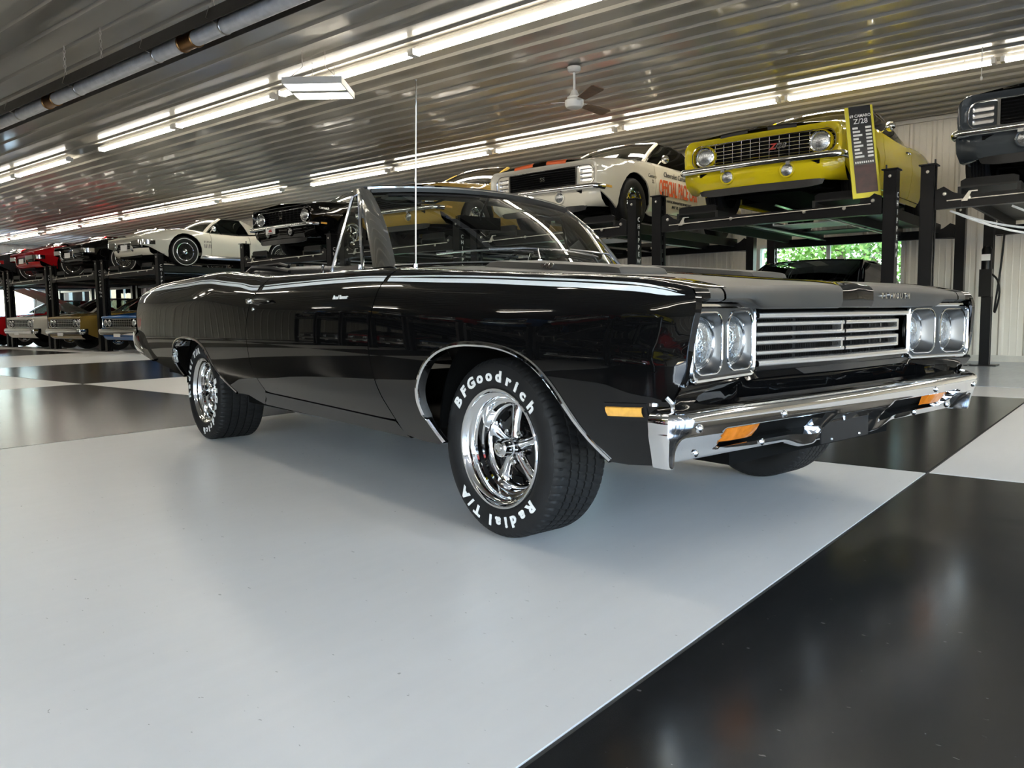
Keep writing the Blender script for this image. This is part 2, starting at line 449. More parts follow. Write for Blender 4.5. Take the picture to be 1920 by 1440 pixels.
def window(n, axis, pos, h, thick, glass=True, bars=2, kind='window'):
    a0, a1, z0, z1 = h; t = .05; b = MB(); d0, d1 = sorted((pos-thick*.15, pos+thick))
    def bx(p0, p1, q0, q1, e0=d0, e1=d1):
        if axis == 'x': b.box((p0, e0, q0), (p1, e1, q1))
        else: b.box((e0, p0, q0), (e1, p1, q1))
    bx(a0, a1, z1-t, z1); bx(a0, a0+t, z0, z1-t); bx(a1-t, a1, z0, z1-t)
    if z0 > .05: bx(a0+t, a1-t, z0, z0+t)
    root = struct(b.build('%s_%d' % (kind, n), 'fixture_white', smooth=False))
    if glass:
        step = (a1-a0)/(bars+1); m = (d0+d1)/2
        for i in range(bars+1):
            g = MB(); p0, p1 = a0+i*step+.03, a0+(i+1)*step-.03
            if axis == 'x': g.box((p0, m-.004, z0+.03), (p1, m+.004, z1-.03))
            else: g.box((m-.004, p0, z0+.03), (m+.004, p1, z1-.03))
            g.build('pane', 'glass_window', root, smooth=False)
            if i:
                f = MB(); q = a0+i*step
                if axis == 'x': f.box((q-.03, m-.02, z0), (q+.03, m+.02, z1))
                else: f.box((m-.02, q-.03, z0), (m+.02, q+.03, z1))
                f.build('mullion', 'fixture_white', root, smooth=False)
    return root

H_BACK = [(-3.68, -1.42, .85, 1.83), (-30.6, -25.2, .5, 2.2), (-8.2, -6.8, .9, 1.9), (-14.3, -12.0, .0, 2.3)]
H_LEFT = [(5.6, 9.2, 0., 2.3)]
H_FRONT = [(.4, 4.4, 0., 3.1), (4.8, 8.6, 0., 3.1)]
H_RIGHT = [(-9.2, -5.2, 0., 3.1), (-4.7, -.7, 0., 3.1), (-.2, 3.8, 0., 3.1)]
WB = wall_core('wall_back', 'x', Y1+.01, X0, X1, H_BACK, .15); wall_sheets(WB, 'x', Y1, X0, X1, H_BACK, -1)
WL = wall_core('wall_left', 'y', X0-.01, Y0, Y1, H_LEFT, -.15); wall_sheets(WL, 'y', X0, Y0, Y1, H_LEFT, 1)
WF = wall_core('wall_front', 'x', Y0-.01, X0, X1, H_FRONT, -.15); wall_sheets(WF, 'x', Y0, X0, X1, H_FRONT, 1)
WR = wall_core('wall_right', 'y', X1+.01, Y0, Y1, H_RIGHT, .15); wall_sheets(WR, 'y', X1, Y0, Y1, H_RIGHT, -1)
window(1, 'x', Y1, H_BACK[0], .16, bars=1); window(2, 'x', Y1, H_BACK[1], .16, bars=4); window(3, 'x', Y1, H_BACK[2], .16, bars=1); window(4, 'x', Y1, H_BACK[3], .16, bars=1)
window(5, 'y', X0, H_LEFT[0], -.16, bars=3)
for i, h in enumerate(H_FRONT): window(2+i, 'x', Y0, h, -.16, glass=False, kind='door')
for i, h in enumerate(H_RIGHT): window(6+i, 'y', X1, h, .16, glass=False, kind='door')
# baseboard and corner trims
def bboard(name, a, b):
    m = MB(); m.box(a, b); return struct(m.build(name, 'trim_steel', smooth=False))
for i, (a, c) in enumerate(((X0, -14.35), (-11.95, X1))): bboard('baseboard_back' if i == 0 else 'baseboard_back_right', (a, Y1-.045, 0), (c, Y1-.022, .09))
bboard('trim_1', (X0, Y1-.06, ZC-.075), (X1, Y1-.022, ZC-.022)); bboard('trim_2', (X0+.022, Y0, ZC-.075), (X0+.06, Y1, ZC-.022))

# ------------------------------------------------------------------ outdoors
b = MB(); b.box((-90, Y1+.4, -.3), (70, 80, -.02)); struct(b.build('ground_back', 'grass', smooth=False))
b = MB(); b.box((-90, -70, -.3), (70, Y0-.3, -.02)); struct(b.build('ground_front', 'asphalt', smooth=False))
b = MB(); b.box((X1+.3, Y0-.3, -.3), (70, Y1+.4, -.02)); struct(b.build('ground_right', 'asphalt', smooth=False))
b = MB(); b.box((-90, Y0-.3, -.3), (X0-.3, Y1+.4, -.02)); struct(b.build('ground_left', 'asphalt', smooth=False))

def tree(x, y, h, r, label, leaf, seed, n=1500):
    rnd = random.Random(seed); t = thing('tree', label, 'tree', (x, y, -.02), group='trees behind the hall')
    m = MB(); m.tube([(0,0,-.2), (.05,.03,h*.3), (-.05,.06,h*.62)], [.16, .12, .06], 7)
    for k in range(6):
        a = k*1.1; m.tube([(0, .02, h*(.25+.05*k)), (math.cos(a)*r*.5, math.sin(a)*r*.5, h*(.42+.06*k))], [.06, .025], 5)
    m.build('trunk', 'bark', t)
    lf = MB()
    for k in range(n):
        while True:
            p = Vector((rnd.uniform(-1,1), rnd.uniform(-1,1), rnd.uniform(-1,1)))
            if .25 < p.length < 1: break
        p = Vector((p.x*r, p.y*r, h*.55+p.z*h*.46)) + Vector((rnd.gauss(0,.1), rnd.gauss(0,.1), rnd.gauss(0,.1)))
        d = Vector((rnd.gauss(0,1), rnd.gauss(0,1), rnd.gauss(0,1)-.4)).normalized(); s = d.orthogonal().normalized(); l = rnd.uniform(.07, .16)
        lf.poly([p, p+d*l*.5+s*l*.3, p+d*l, p+d*l*.5-s*l*.3])
    o = lf.build('foliage', leaf, t, smooth=False); o['kind'] = 'stuff'
trees = [(-6.9, 15.2, 4.4, 1.5, 'leaf_a', 'dark green tree at the left edge of the window behind the yellow car'),
         (-3.7, 14.6, 4.2, 1.5, 'leaf_b', 'bright yellow-green tree in the middle of the window behind the yellow car'),
         (-.5, 15.6, 4.6, 1.5, 'leaf_a', 'tall mid-green tree seen above the roof of the dark parked coupe'),
         (-10.2, 20.5, 6.2, 2.5, 'leaf_a', 'large green tree farthest back beyond the hall window'),
         (-4.8, 20.5, 6.4, 2.6, 'leaf_b', 'large light green tree far behind the hall window'),
         (-32.5, 14.5, 5.0, 2.2, 'leaf_b', 'light green tree outside the far left windows')]
for i, (x, y, h, r, lf, lab) in enumerate(trees): tree(x, y, h, r, lab, lf, 11+i, 5200 if i < 3 else 3200)

# ------------------------------------------------------------------ fluorescent strip lights
def make_fixture():
    root = thing('strip_light', '', 'light'); L = 1.13
    m = MB(); m.prism([(-L, -.032, -.012), (-L, .032, -.012), (-L, .022, .03), (-L, -.022, .03)], (2*L, 0, 0)); m.build('housing', 'fixture_white', root, smooth=False)
    for e in (-1, 1):
        q = MB(); q.box((e*L-.02, -.052, -.052), (e*L+.02, .052, .01)); q.build('lamp_holder', 'fixture_white', root, smooth=False)
    for s in (-.028, .028):
        t = MB(); t.tube([(-L+.02, s, -.03), (L-.02, s, -.03)], .019, 8); t.build('tube', 'tube_glow', root)
    for e in (-.75, .75):
        h = MB(); h.tube([(e*L, 0, .03), (e*L, 0, .05)], .006, 5); h.build('hanger', 'zinc', root)
    return root
ROWS = [('row over the open aisle', 3.05, [-29.0,-26.6,-24.2,-21.0,-18.7,-16.35,-13.9,-10.45,-8.07,-5.65,-3.35,-1.0,1.4,3.8,6.2]),
        ('row over the lifts', 7.4, [-29.4,-26.9,-24.0,-21.5,-19.0,-16.7,-14.15,-10.85,-8.35,-5.92,-3.48,-1.1,1.25,3.6,6.0]),
        ('row behind the viewer', -1.3, [-24.,-19.5,-15.,-10.5,-5.9,-1.3,3.3,7.]),
        ('row at the door wall', -5.7, [-22.,-15.,-8.,-1.,5.])]
FIX0 = None
for rname, ry, xs in ROWS:
    n = len(xs)
    for i, x in enumerate(sorted(xs, reverse=True)):
        if FIX0 is None: o = FIX0 = make_fixture()
        else: o = copy_tree(FIX0)
        o.location = (x, ry, ZC-.068); o.name = 'strip_light'
        tag(o, 'white fluorescent strip light in the %s, %s from the right end' % (rname, ORD[i]), 'light', 'fluorescent strip lights')

# square two-lamp shop light hanging crosswise
sl = thing('shop_light', 'square twin-lamp panel light hung on chains below the ceiling', 'light', (-5.50, 2.62, 3.15), R(38))
m = MB(); m.box((-.30, -.30, .035), (.30, .30, .06)); m.box((-.31, -.31, -.01), (-.295, .31, .06)); m.box((.295, -.31, -.01), (.31, .31, .06)); m.box((-.295, -.05, -.01), (.295, .05, .035)); m.box((-.295, -.31, -.01), (.295, -.295, .06)); m.box((-.295, .295, -.01), (.295, .31, .06)); m.build('housing', 'fixture_white', sl, smooth=False)
for s in (-1, 1):
    m = MB(); m.box((-.29, min(s*.06, s*.285), -.004), (.29, max(s*.06, s*.285), .03)); m.build('lamp', 'panel_glow', sl, smooth=False)
    for e in (-1, 1):
        m = MB(); m.tube([(s*.25, e*.25, .06), (s*.12, e*.20, .19), (s*.12, e*.20, .355)], .004, 5); m.build('chain', 'zinc', sl)

# ------------------------------------------------------------------ radiant tube heater
ht = thing('tube_heater', 'long galvanised radiant tube heater hanging on chains near the upper left corner', 'heater', (0, 0, 0))
HY, HZ = .72, 3.02
m = MB(); m.tube([(-16, HY, HZ), (5.5, HY, HZ)], .062, 20); m.build('pipe', 'galvanised', ht)
m = MB(); sec = [(-.16, -.02), (-.11, .11), (.11, .11), (.16, -.02), (.155, -.02), (.105, .105), (-.105, .105), (-.155, -.02)]
m.sweep([(-16, HY, HZ), (5.5, HY, HZ)], sec); m.build('reflector', 'heater_shield', ht, smooth=False)
for x in (-4.72, -7.45, -10.6, -14., -1.6, 1.8):
    m = MB(); m.lathe([(.0645, -.11), (.0645, .11)], (x, HY, HZ), 'x', 20); m.lathe([(.064, -.11), (.072, -.105), (.072, -.095), (.064, -.09)], (x, HY, HZ), 'x', 20)
    m.lathe([(.064, .09), (.072, .095), (.072, .105), (.064, .11)], (x, HY, HZ), 'x', 20); m.build('coupling_band', 'copper_band', ht)
for x in (-4.2, -5.25, -6.8, -8.3, -2.6, -10., -12.): 
    m = MB(); m.lathe([(.062, -.012), (.067, -.008), (.067, .008), (.062, .012)], (x, HY, HZ), 'x', 20); m.tube([(x, HY-.06, HZ), (x, HY-.16, HZ+.02), (x, HY-.13, HZ+.11)], .004, 5); m.tube([(x, HY+.06, HZ), (x, HY+.16, HZ+.02), (x, HY+.13, HZ+.11)], .004, 5); m.build('hanger_bracket', 'zinc', ht)
def chain(x, y, z0, z1, parent, name='chain'):
    m = MB(); z = z0; k = 0
    while z < z1:
        a = (.011, 0) if k % 2 else (0, .011); pts = []
        for j in range(8):
            t = 2*PI*j/8; c = math.cos(t); pts.append((x+a[0]*c, y+a[1]*c, z+.018+.022*math.sin(t)))
        m.tube(pts, .0028, 4, closed=True); z += .036; k += 1
    return m.build(name, 'zinc', parent)
for x in (-4.35, -6.3, -7.1, -9.5, -3.4): chain(x, HY, HZ+.11, ZC-.03, ht)

# ------------------------------------------------------------------ ceiling fan
fn = thing('ceiling_fan', 'white ceiling fan with three dark wood blades on a downrod', 'fan', (-3.66, 4.72, 0))
m = MB(); m.lathe([(0, ZC-.02), (.075, ZC-.02), (.075, ZC-.055), (.06, ZC-.075), (.02, ZC-.08)], axis='z', n=24); m.build('canopy', 'fixture_white', fn)
m = MB(); m.tube([(0,0,ZC-.07), (0,0,3.22)], .014, 12); m.build('downrod', 'fixture_white', fn)
m = MB(); m.lathe([(.014, 3.26), (.035, 3.24), (.05, 3.2), (.08, 3.175), (.08, 3.16), (.06, 3.15), (.105, 3.135), (.105, 3.085), (.09, 3.06), (.06, 3.048), (0, 3.045)], axis='z', n=28); m.build('motor', 'fixture_white', fn)
for k, a in enumerate((88, 208, 328)):
    M = Matrix.Rotation(R(a), 4, 'Z') @ Matrix.Translation((0, 0, 3.11)) @ Matrix.Rotation(R(-13), 4, 'X')
    m = MB(); m.prism([M @ Vector(p) for p in ((.2, -.05, 0), (.6, -.075, 0), (.64, -.06, 0), (.64, .06, 0), (.6, .075, 0), (.2, .05, 0))], M.to_3x3() @ Vector((0, 0, .008))); bl = m.build('blade', 'fan_blade', fn, smooth=False)
    m = MB(); m.prism([M @ Vector(p) for p in ((.10, -.02, .009), (.26, -.035, .009), (.26, .035, .009), (.10, .02, .009))], M.to_3x3() @ Vector((0, 0, .006))); m.build('blade_iron', 'fixture_white', bl, smooth=False)
# thin cable drop from the ceiling at the right edge
cb = MB(); cb.tube([(-.02, 7.0, ZC-.02), (-.02, 7.0, 3.2)], .005, 6); cb.lathe([(0, 3.2), (.012, 3.19), (.012, 3.16), (0, 3.15)], (-.02, 7.0, 0), 'z', 8)
tag(cb.build('hanging_cable', 'fixture_white'), 'thin white cable hanging from the ceiling above the grey car', 'cable')

# ================================================================== THE BLACK CONVERTIBLE (x forward, y left, z up; origin under the front axle)
CAR_ROT = -R(11.5148)
m_zt = curve([(.88,.79),(.84,.808),(.80,.822),(.64,.852),(.21,.884),(-.22,.914),(-.76,.948),(-1.06,.953),(-1.49,.960),(-1.88,.968),(-2.03,.978),(-2.32,1.0),(-2.57,1.02),(-2.71,1.022),(-3.05,1.012),(-3.73,1.0),(-4.2,.97),(-4.30,.95)])
m_yt = curve([(.86,.850),(.80,.862),(.70,.868),(.45,.864),(.1,.862),(-.6,.864),(-1.3,.866),(-2.0,.86),(-2.6,.85),(-3.2,.838),(-3.8,.825),(-4.25,.80)])
m_ym = curve([(.86,.870),(.83,.884),(.75,.913),(.6,.942),(.2,.960),(-.6,.966),(-1.3,.964),(-2,.960),(-2.6,.952),(-3.2,.940),(-3.8,.925),(-4.25,.90)])
def m_Y(x, z):
    zT, yT, yM = m_zt(x), m_yt(x), m_ym(x)
    k = max(.15, (yM-yT)/.10)
    c = [(zT, yT), (zT-.014, yT+.024*k), (zT-.045, yT+.054*k), (zT-.095, yT+.080*k), (zT-.18, yM-.005), (.64, yM), (.52, yM-.005), (.455, yM-.016), (.415, yM-.030), (.34, yM-.062), (.26, yM-.105)]
    return curve(c)(z)
def m_side(x, s, off=0.):
    """right flank; s above the top edge runs inward over the top"""
    zT = m_zt(x)
    if s <= zT: return Vector((x, -m_Y(x, s)-off, s))
    d = s-zT; return Vector((x, -(m_yt(x)-d), zT+.007*(1-math.exp(-d/.03))+off))
CAR = thing('convertible_car', 'glossy black muscle convertible with white side stripe parked in the foreground, top folded', 'car', (0, 0, 0), CAR_ROT)
m_xf = curve([(.815,.818),(.80,.830),(.77,.836),(.74,.833),(.68,.826),(.61,.817),(.55,.795),(.51,.772),(.45,.760),(.34,.755)])       # front edge of the fender
m_xd = curve([(1.1,-.56),(.95,-.575),(.89,-.60),(.79,-.63),(.66,-.66),(.56,-.64),(.42,-.58),(.37,-.555),(.26,-.52)])                # door front edge
m_xr = curve([(1.2,-1.68),(.97,-1.76),(.91,-1.80),(.83,-1.88),(.69,-1.93),(.53,-1.90),(.39,-1.80),(.28,-1.72)])                     # door rear edge
ARCH_F = [(.555,.343),(.50,.40),(.44,.48),(.39,.54),(.325,.595),(.26,.628),(.19,.648),(.11,.659),(.03,.662),(-.05,.660),(-.13,.648),(-.20,.624),(-.26,.585),(-.305,.53),(-.328,.47),(-.325,.40),(-.30,.345),(-.275,.298)]
ARCH_R = [(-2.26,.342),(-2.37,.40),(-2.47,.465),(-2.555,.535),(-2.63,.585),(-2.72,.617),(-2.82,.632),(-2.95,.636),(-3.06,.632),(-3.15,.618),(-3.215,.588),(-3.247,.54),(-3.245,.485),(-3.215,.43),(-3.17,.387)]
def smooth_path(P, n=4):
    out = []
    for i in range(len(P)-1):
        p0, p1, p2, p3 = P[max(i-1,0)], P[i], P[i+1], P[min(i+2,len(P)-1)]
        for k in range(n):
            t = k/n
            out.append(tuple(.5*((2*b)+(-a+c)*t+(2*a-5*b+4*c-d)*t*t+(-a+3*b-3*c+d)*t**3) for a, b, c, d in zip(p0, p1, p2, p3)))
    out.append(P[-1]); return out
ARCH_F = smooth_path(ARCH_F, 3); ARCH_R = smooth_path(ARCH_R, 3)
def m_bottom(x): return lerp(.385, .358, (x+1.83)/1.25)     # door lower edge
FL = (0, .025, 0)
def shell_pair(poly, name, du, dv, matn='paint_black', **k):
    o, o2 = panel(poly, m_side, du, dv, matn, name, CAR, flange=FL, mirror=True, **k); return o, o2
g = .0035
# front fender
P = [(m_xd(.95)+g, m_zt(m_xd(.95))+.128)]
P = [(m_xd(z)+g, z) for z in frange(.30, m_zt(-.57), 14)] + [(m_xd(.95)+g, m_zt(-.57)+.125)]
P += [(x, m_zt(x)+(m_yt(x)-.735)) for x in frange(-.5, .795, 14)]
P += [(.813, m_zt(.813)+(m_yt(.813)-.735)), (.813, m_zt(.813)+.012), (.818, m_zt(.818)+.001)]
P += [(m_xf(z), z) for z in (.80,.785,.77,.74,.70,.66,.61,.57,.54,.51,.48,.44,.40,.365)]
P += [(.70,.350),(.62,.343)] + ARCH_F + [(-.31,.288),(-.40,.288)]
FENDER, FENDER_L = shell_pair(P, 'front_fender', .035, .012)
# door
P = [(m_xr(z)+g, z) for z in frange(.388, m_zt(-1.78), 14)] + [(m_xr(.97)+g, m_zt(-1.78)+.07), (m_xd(.95)-g, m_zt(-.58)+.07)]
P += [(m_xd(z)-g, z) for z in frange(m_zt(-.58), .360, 14)] + [(x, m_bottom(x)) for x in frange(-.65, -1.75, 8)]
DOOR, DOOR_L = shell_pair(P, 'door', .05, .012)
# rocker
P = [(x, m_bottom(x)-.007) for x in frange(-1.83, -.56, 12)] + [(-.55,.34),(-.525,.30),(-.50,.289)] + [(x, lerp(.308,.290,(x+1.9)/1.35)) for x in frange(-.6, -1.9, 10)] + [(-1.84,.345)]
shell_pair(P, 'rocker_panel', .06, .02)
# quarter panel
P = [(m_xr(z)-g, z) for z in frange(m_zt(-1.78), .39, 14)] + [(-1.85,.345),(-1.915,.308),(-2.0,.325),(-2.08,.345),(-2.17,.346)] + ARCH_R
P += [(-3.30,.405),(-3.45,.43),(-3.72,.463),(-3.95,.515),(-4.12,.60),(-4.19,.68),(-4.225,.75),(-4.235,.83),(-4.245,.90)]
P += [(x, m_zt(x)+.0) for x in (-4.285,)] + [(x, m_zt(x)+.12) for x in frange(-4.24, -2.5, 14)] + [(x, m_zt(x)+lerp(.12,.07,(x+2.5)/.7)) for x in frange(-2.45, -1.80, 6)]
QUARTER, QUARTER_L = shell_pair(P, 'quarter_panel', .045, .012)
# stripes: a broad lower line and a fine upper line that meet in a point behind the headlamp
s_lo = curve([(.81,-.016),(.77,-.021),(.7,-.024),(.56,-.027),(.3,-.027),(.08,-.028),(-.25,-.034),(-.6,-.042),(-1.0,-.046),(-1.4,-.054),(-1.9,-.065),(-2.1,-.055),(-2.6,-.058),(-3.2,-.05),(-3.8,-.045),(-4.25,-.04)])
s_up = curve([(.81,-.016),(.77,-.0125),(.7,-.012),(.56,-.013),(.3,-.0125),(.08,-.0135),(-.25,-.018),(-.6,-.030),(-1.0,-.033),(-1.4,-.040),(-1.9,-.050),(-2.1,-.043),(-2.6,-.044),(-3.2,-.036),(-3.8,-.032),(-4.25,-.03)])
def stripe(x0, x1, parent, sc, wf, n):
    m = MB(); rows = []
    for x in frange(x0, x1, n):
        c, w = sc(x), wf(x); rows.append([m_side(x, m_zt(x)+c+w*k, .0024) for k in (-.5, -.17, .17, .5)])
    m.grid(rows); o = m.build('pinstripe', 'stripe_white', parent); mirror_obj(o, FENDER_L if parent is FENDER else DOOR_L if parent is DOOR else QUARTER_L)
wl = lambda x: .013*sstep(.812, .74, x)+.001; wu = lambda x: .0045*sstep(.79, .70, x)+.0008
for x0, x1, par, n in ((.805, -.57, FENDER, 60), (-.60, -1.76, DOOR, 40), (-1.82, -4.24, QUARTER, 60)):
    stripe(x0, x1, par, s_lo, wl, n); stripe(min(x0, .782), x1, par, s_up, wu, n)
# chrome wheel-lip mouldings
for arch, fl in ((ARCH_F, FENDER), (ARCH_R, QUARTER)):
    m = MB(); rows = []; N = len(arch); cx = sum(p[0] for p in arch)/N
    for i, (x, z) in enumerate(arch):
        a, c = arch[max(i-1, 0)], arch[min(i+1, N-1)]; t = Vector((c[0]-a[0], 0, c[1]-a[1])).normalized(); nn = Vector((-t.z, 0, t.x))
        if nn.z < 0 and abs(nn.z) > .3: nn = -nn
        if abs(nn.z) <= .3 and nn.x*(x-cx) < 0: nn = -nn
        p = m_side(x, z); rows.append([p-nn*.004+Vector((0,.030,0)), p-nn*.004+Vector((0,-.003,0)), p+nn*.002+Vector((0,-.0075,0)), p+nn*.010+Vector((0,-.0065,0)), p+nn*.013+Vector((0,-.001,0))])
    m.grid(rows); o = m.build('wheel_lip_trim', 'chrome', fl); mirror_obj(o, FENDER_L if fl is FENDER else QUARTER_L)
    for i in (2, N-9, N-16, N-4):
        x, z = arch[i]; q = MB(); p = m_side(x, z); q.lathe([(0, -.004), (.005, -.0035), (.006, .002)], (p.x, p.y+.012, p.z), 'y', 8); 

# ---- hood
hz_c = curve([(.86,.822),(.80,.838),(.74,.848),(.5,.870),(.2,.900),(-.2,.938),(-.5,.965),(-.75,.985)])
def hood_z(x, y):
    ze = m_zt(min(x, .84))+.006; zc = hz_c(x); t = min(1, abs(y)/.735)
    return lerp(zc, ze, t**2.2)+.007*math.exp(-(y/.045)**2)*sstep(-.6, .5, x)
def hood_f(x, y): return Vector((x, y, hood_z(x, y)))
def hood_front(y): return .808+.014*sstep(.3, .6, abs(y))
P = [(hood_front(y)-.012, y) for y in frange(-.730, .730, 25)] + [(lerp(-.70, -.60, 1-(y/.73)**2), y) for y in frange(.730, -.730, 17)]
hood = panel(P, hood_f, .06, .035, ['paint_matte', 'paint_black'], 'hood', CAR, flange=(0, 0, -.02))
for p in hood.data.polygons:
    if abs(p.center.y) < .105: p.material_index = 1
m = MB(); rows = []
for y in frange(-.728, .728, 45):
    x = hood_front(y); z = hood_z(x-.012, y); zl = .766+.020*sstep(.55, .63, abs(y))
    rows.append([(x-.012, y, z), (x-.003, y, z-.006), (x+.004, y, z-.018), (x+.005, y, lerp(z-.018, zl, .6)), (x-.001, y, zl+.004), (x-.012, y, zl), (x-.06, y, zl+.004)])
m.k = 0; m.grid(rows); nose = m.build('hood_nose', ['paint_matte', 'paint_black'], hood, merge=0)
for p in nose.data.polygons:
    if abs(p.center.y) < .105: p.material_index = 1
# hood scoops with engine call-outs
for s in (-1, 1):
    ya, yb = s*.50, s*.27; m = MB(); rows = []
    for x, h in ((-.50, .0), (-.47, .020), (-.42, .027), (-.1, .027), (.18, .026), (.235, .022), (.245, .002)):
        rows.append([(x, ya+s*.012, hood_z(x, ya)-.002), (x, ya+s*.004, hood_z(x, ya)+h*.85), (x, ya-s*.012, hood_z(x, ya)+h), (x, yb+s*.012, hood_z(x, yb)+h), (x, yb-s*.004, hood_z(x, yb)+h*.8), (x, yb-s*.012, hood_z(x, yb)-.002)])
    m.grid(rows); m.face([k for k in range(6)]); m.face([len(m.v)-6+k for k in range(6)]); sc = m.build('hood_scoop', 'paint_matte', hood, ang=40)
    me = text_mesh('440', .027, .003, 'chrome', .0012, xs=1.7, shear=.25)
    xc = -.12; zc = hood_z(xc, ya)+.0135; sl = (hood_z(xc+.1, ya)-hood_z(xc-.1, ya))/.2
    place_mesh(me, (xc, ya+s*.0135, zc), (1*(-s), 0, sl*(-s)), (0, -s*.2, 1), hood, 'engine_badge')
for k, ch in enumerate('PLYMOUTH'):
    yy = .155+k*.027; me = text_mesh(ch, .026, .004, 'chrome', .0006)
    place_mesh(me, (hood_front(yy)+.0065, yy, .805), (0, 1, 0), (0, 0, 1), hood, 'hood_letter')

# ---- nose cap between fender edge and headlamp bezel
def bez_x(y): return .752+(abs(y)-.4975)*.17
m = MB(); o1 = []; i1 = []
for z in frange(.50, .80, 14):
    x = m_xf(z); o1.append(Vector((x, -m_Y(x, z), z))); t = (z-.50)/.30
    i1.append(Vector((bez_x(.862)-.004, -.862, lerp(.575, .776, t))))
rows = []
for a, b_ in zip(o1, i1):
    d = b_-a; rows.append([a, a+d*.12+Vector((.003, 0, 0)), a+d*.45+Vector((.004, 0, 0)), a+d*.8+Vector((-.004, 0, 0)), b_, b_+Vector((-.05, 0, 0))])
m.grid(rows); o = m.build('nose_cap', 'paint_black', FENDER, ang=40); mirror_obj(o, FENDER_L)

m = MB(); rows = []
for y in frange(m_yt(.813)-.004, .737, 9):
    t = (m_yt(.813)-.004-y)/(m_yt(.813)-.741); x = lerp(.824, hood_front(.73), t); z = m_zt(.813)+.0065; zl = .786
    rows.append([(x-.013, -y, z), (x-.003, -y, z-.006), (x+.004, -y, z-.018), (x+.005, -y, lerp(z-.018, zl, .6)), (x-.001, -y, zl+.004), (x-.012, -y, zl), (x-.06, -y, zl+.004)])
m.grid(rows); o = m.build('fender_nose', ['paint_black', 'paint_matte'], FENDER, ang=40)
for p in o.data.polygons:
    if abs(p.center.y) < .80: p.material_index = 1
mirror_obj(o, FENDER_L)
# ---- headlamp bezels
def rrect(cy, cz, hw, hh, r, n=7):
    P = []
    for sy, sz, a0 in ((1, 1, 0), (-1, 1, 90), (-1, -1, 180), (1, -1, 270)):
        for k in range(n):
            a = R(a0+90*k/(n-1)); P.append((cy+sy*(hw-r)+r*math.cos(a), cz+sz*(hh-r)+r*math.sin(a)))
    return P
def holes_plate(outer, holes, f, matn, name, parent, thick=None):
    bm = bmesh.new(); es = []
    for L in [outer]+holes:
        vs = [bm.verts.new((u, v, 0)) for u, v in L]; es += [bm.edges.new((vs[i], vs[(i+1) % len(vs)])) for i in range(len(vs))]
    bmesh.ops.triangle_fill(bm, use_beauty=True, use_dissolve=False, edges=es)
    for v in bm.verts: v.co = Vector(f(v.co.x, v.co.y))
    bmesh.ops.recalc_face_normals(bm, faces=bm.faces)
    me = bpy.data.meshes.new(name); bm.to_mesh(me); bm.free(); me.materials.append(MATS[matn]); return link(name, me, parent)
def lamp_set(s):
    f = lambda y, z: Vector((bez_x(y), s*y, z))
    outer = rrect(.674, .679, .184, .0975, .028); cups = [(.576, .679), (.764, .677)]
    rims = [rrect(cy, cz, .077, .082, .042, 9) for cy, cz in cups]
    bz = holes_plate(outer, rims, f, 'bezel_grey', 'headlamp_bezel', CAR)
    m = MB(); m.tube([f(*p) for p in outer], .0085, 8, closed=True); m.build('bezel_moulding', 'chrome', bz)
    for (cy, cz), rim in zip(cups, rims):
        m = MB(); m.tube([f(*p)+Vector((.001, 0, 0)) for p in rim], .0032, 6, closed=True); m.build('cup_rim', 'chrome', bz)
        lx = bez_x(cy)-.040; rows = []; n = len(rim)
        for t in (0, .25, .55, .8, 1.):
            row = []
            for i, (y, z) in enumerate(rim):
                a = math.atan2((z-cz)/.082, (y-cy)/.077); c = (lx, s*(cy+.0735*math.cos(a)), cz+.0735*math.sin(a)); row.append(f(y, z).lerp(Vector(c), t)+Vector((-.006*math.sin(t*PI), 0, 0)))
            rows.append(row)
        m = MB(); m.grid(rows, cv=True); m.build('lamp_cup', 'cup_silver', bz, ang=50)
        m = MB(); m.lathe([(.0735, 0), (.0735, .006), (.070, .009), (.0675, .005)], (lx, s*cy, cz), 'x', 40); m.build('lamp_ring', 'chrome_dull', bz)
        m = MB(); m.lathe([(.069, .003), (.06, .010), (.045, .016), (.025, .020), (.008, .0215), (0, .0216)], (lx, s*cy, cz), 'x', 40); m.build('headlamp', 'lamp_lens', bz)
        for a in (35, 145, 270):
            m = MB(); m.lathe([(0, .012), (.004, .011), (.0045, .0)], (lx, s*(cy+.073*math.cos(R(a))), cz+.073*math.sin(R(a))), 'x', 8); m.build('aim_screw', 'chrome', bz)
    for yy, zz in ((.50, .60), (.846, .60), (.846, .758)):
        m = MB(); p = f(yy, zz); m.lathe([(0, .004), (.0035, .003), (.004, 0)], tuple(p), 'x', 8); m.build('bezel_screw', 'chrome', bz)
    return bz
for s in (-1, 1): lamp_set(s)

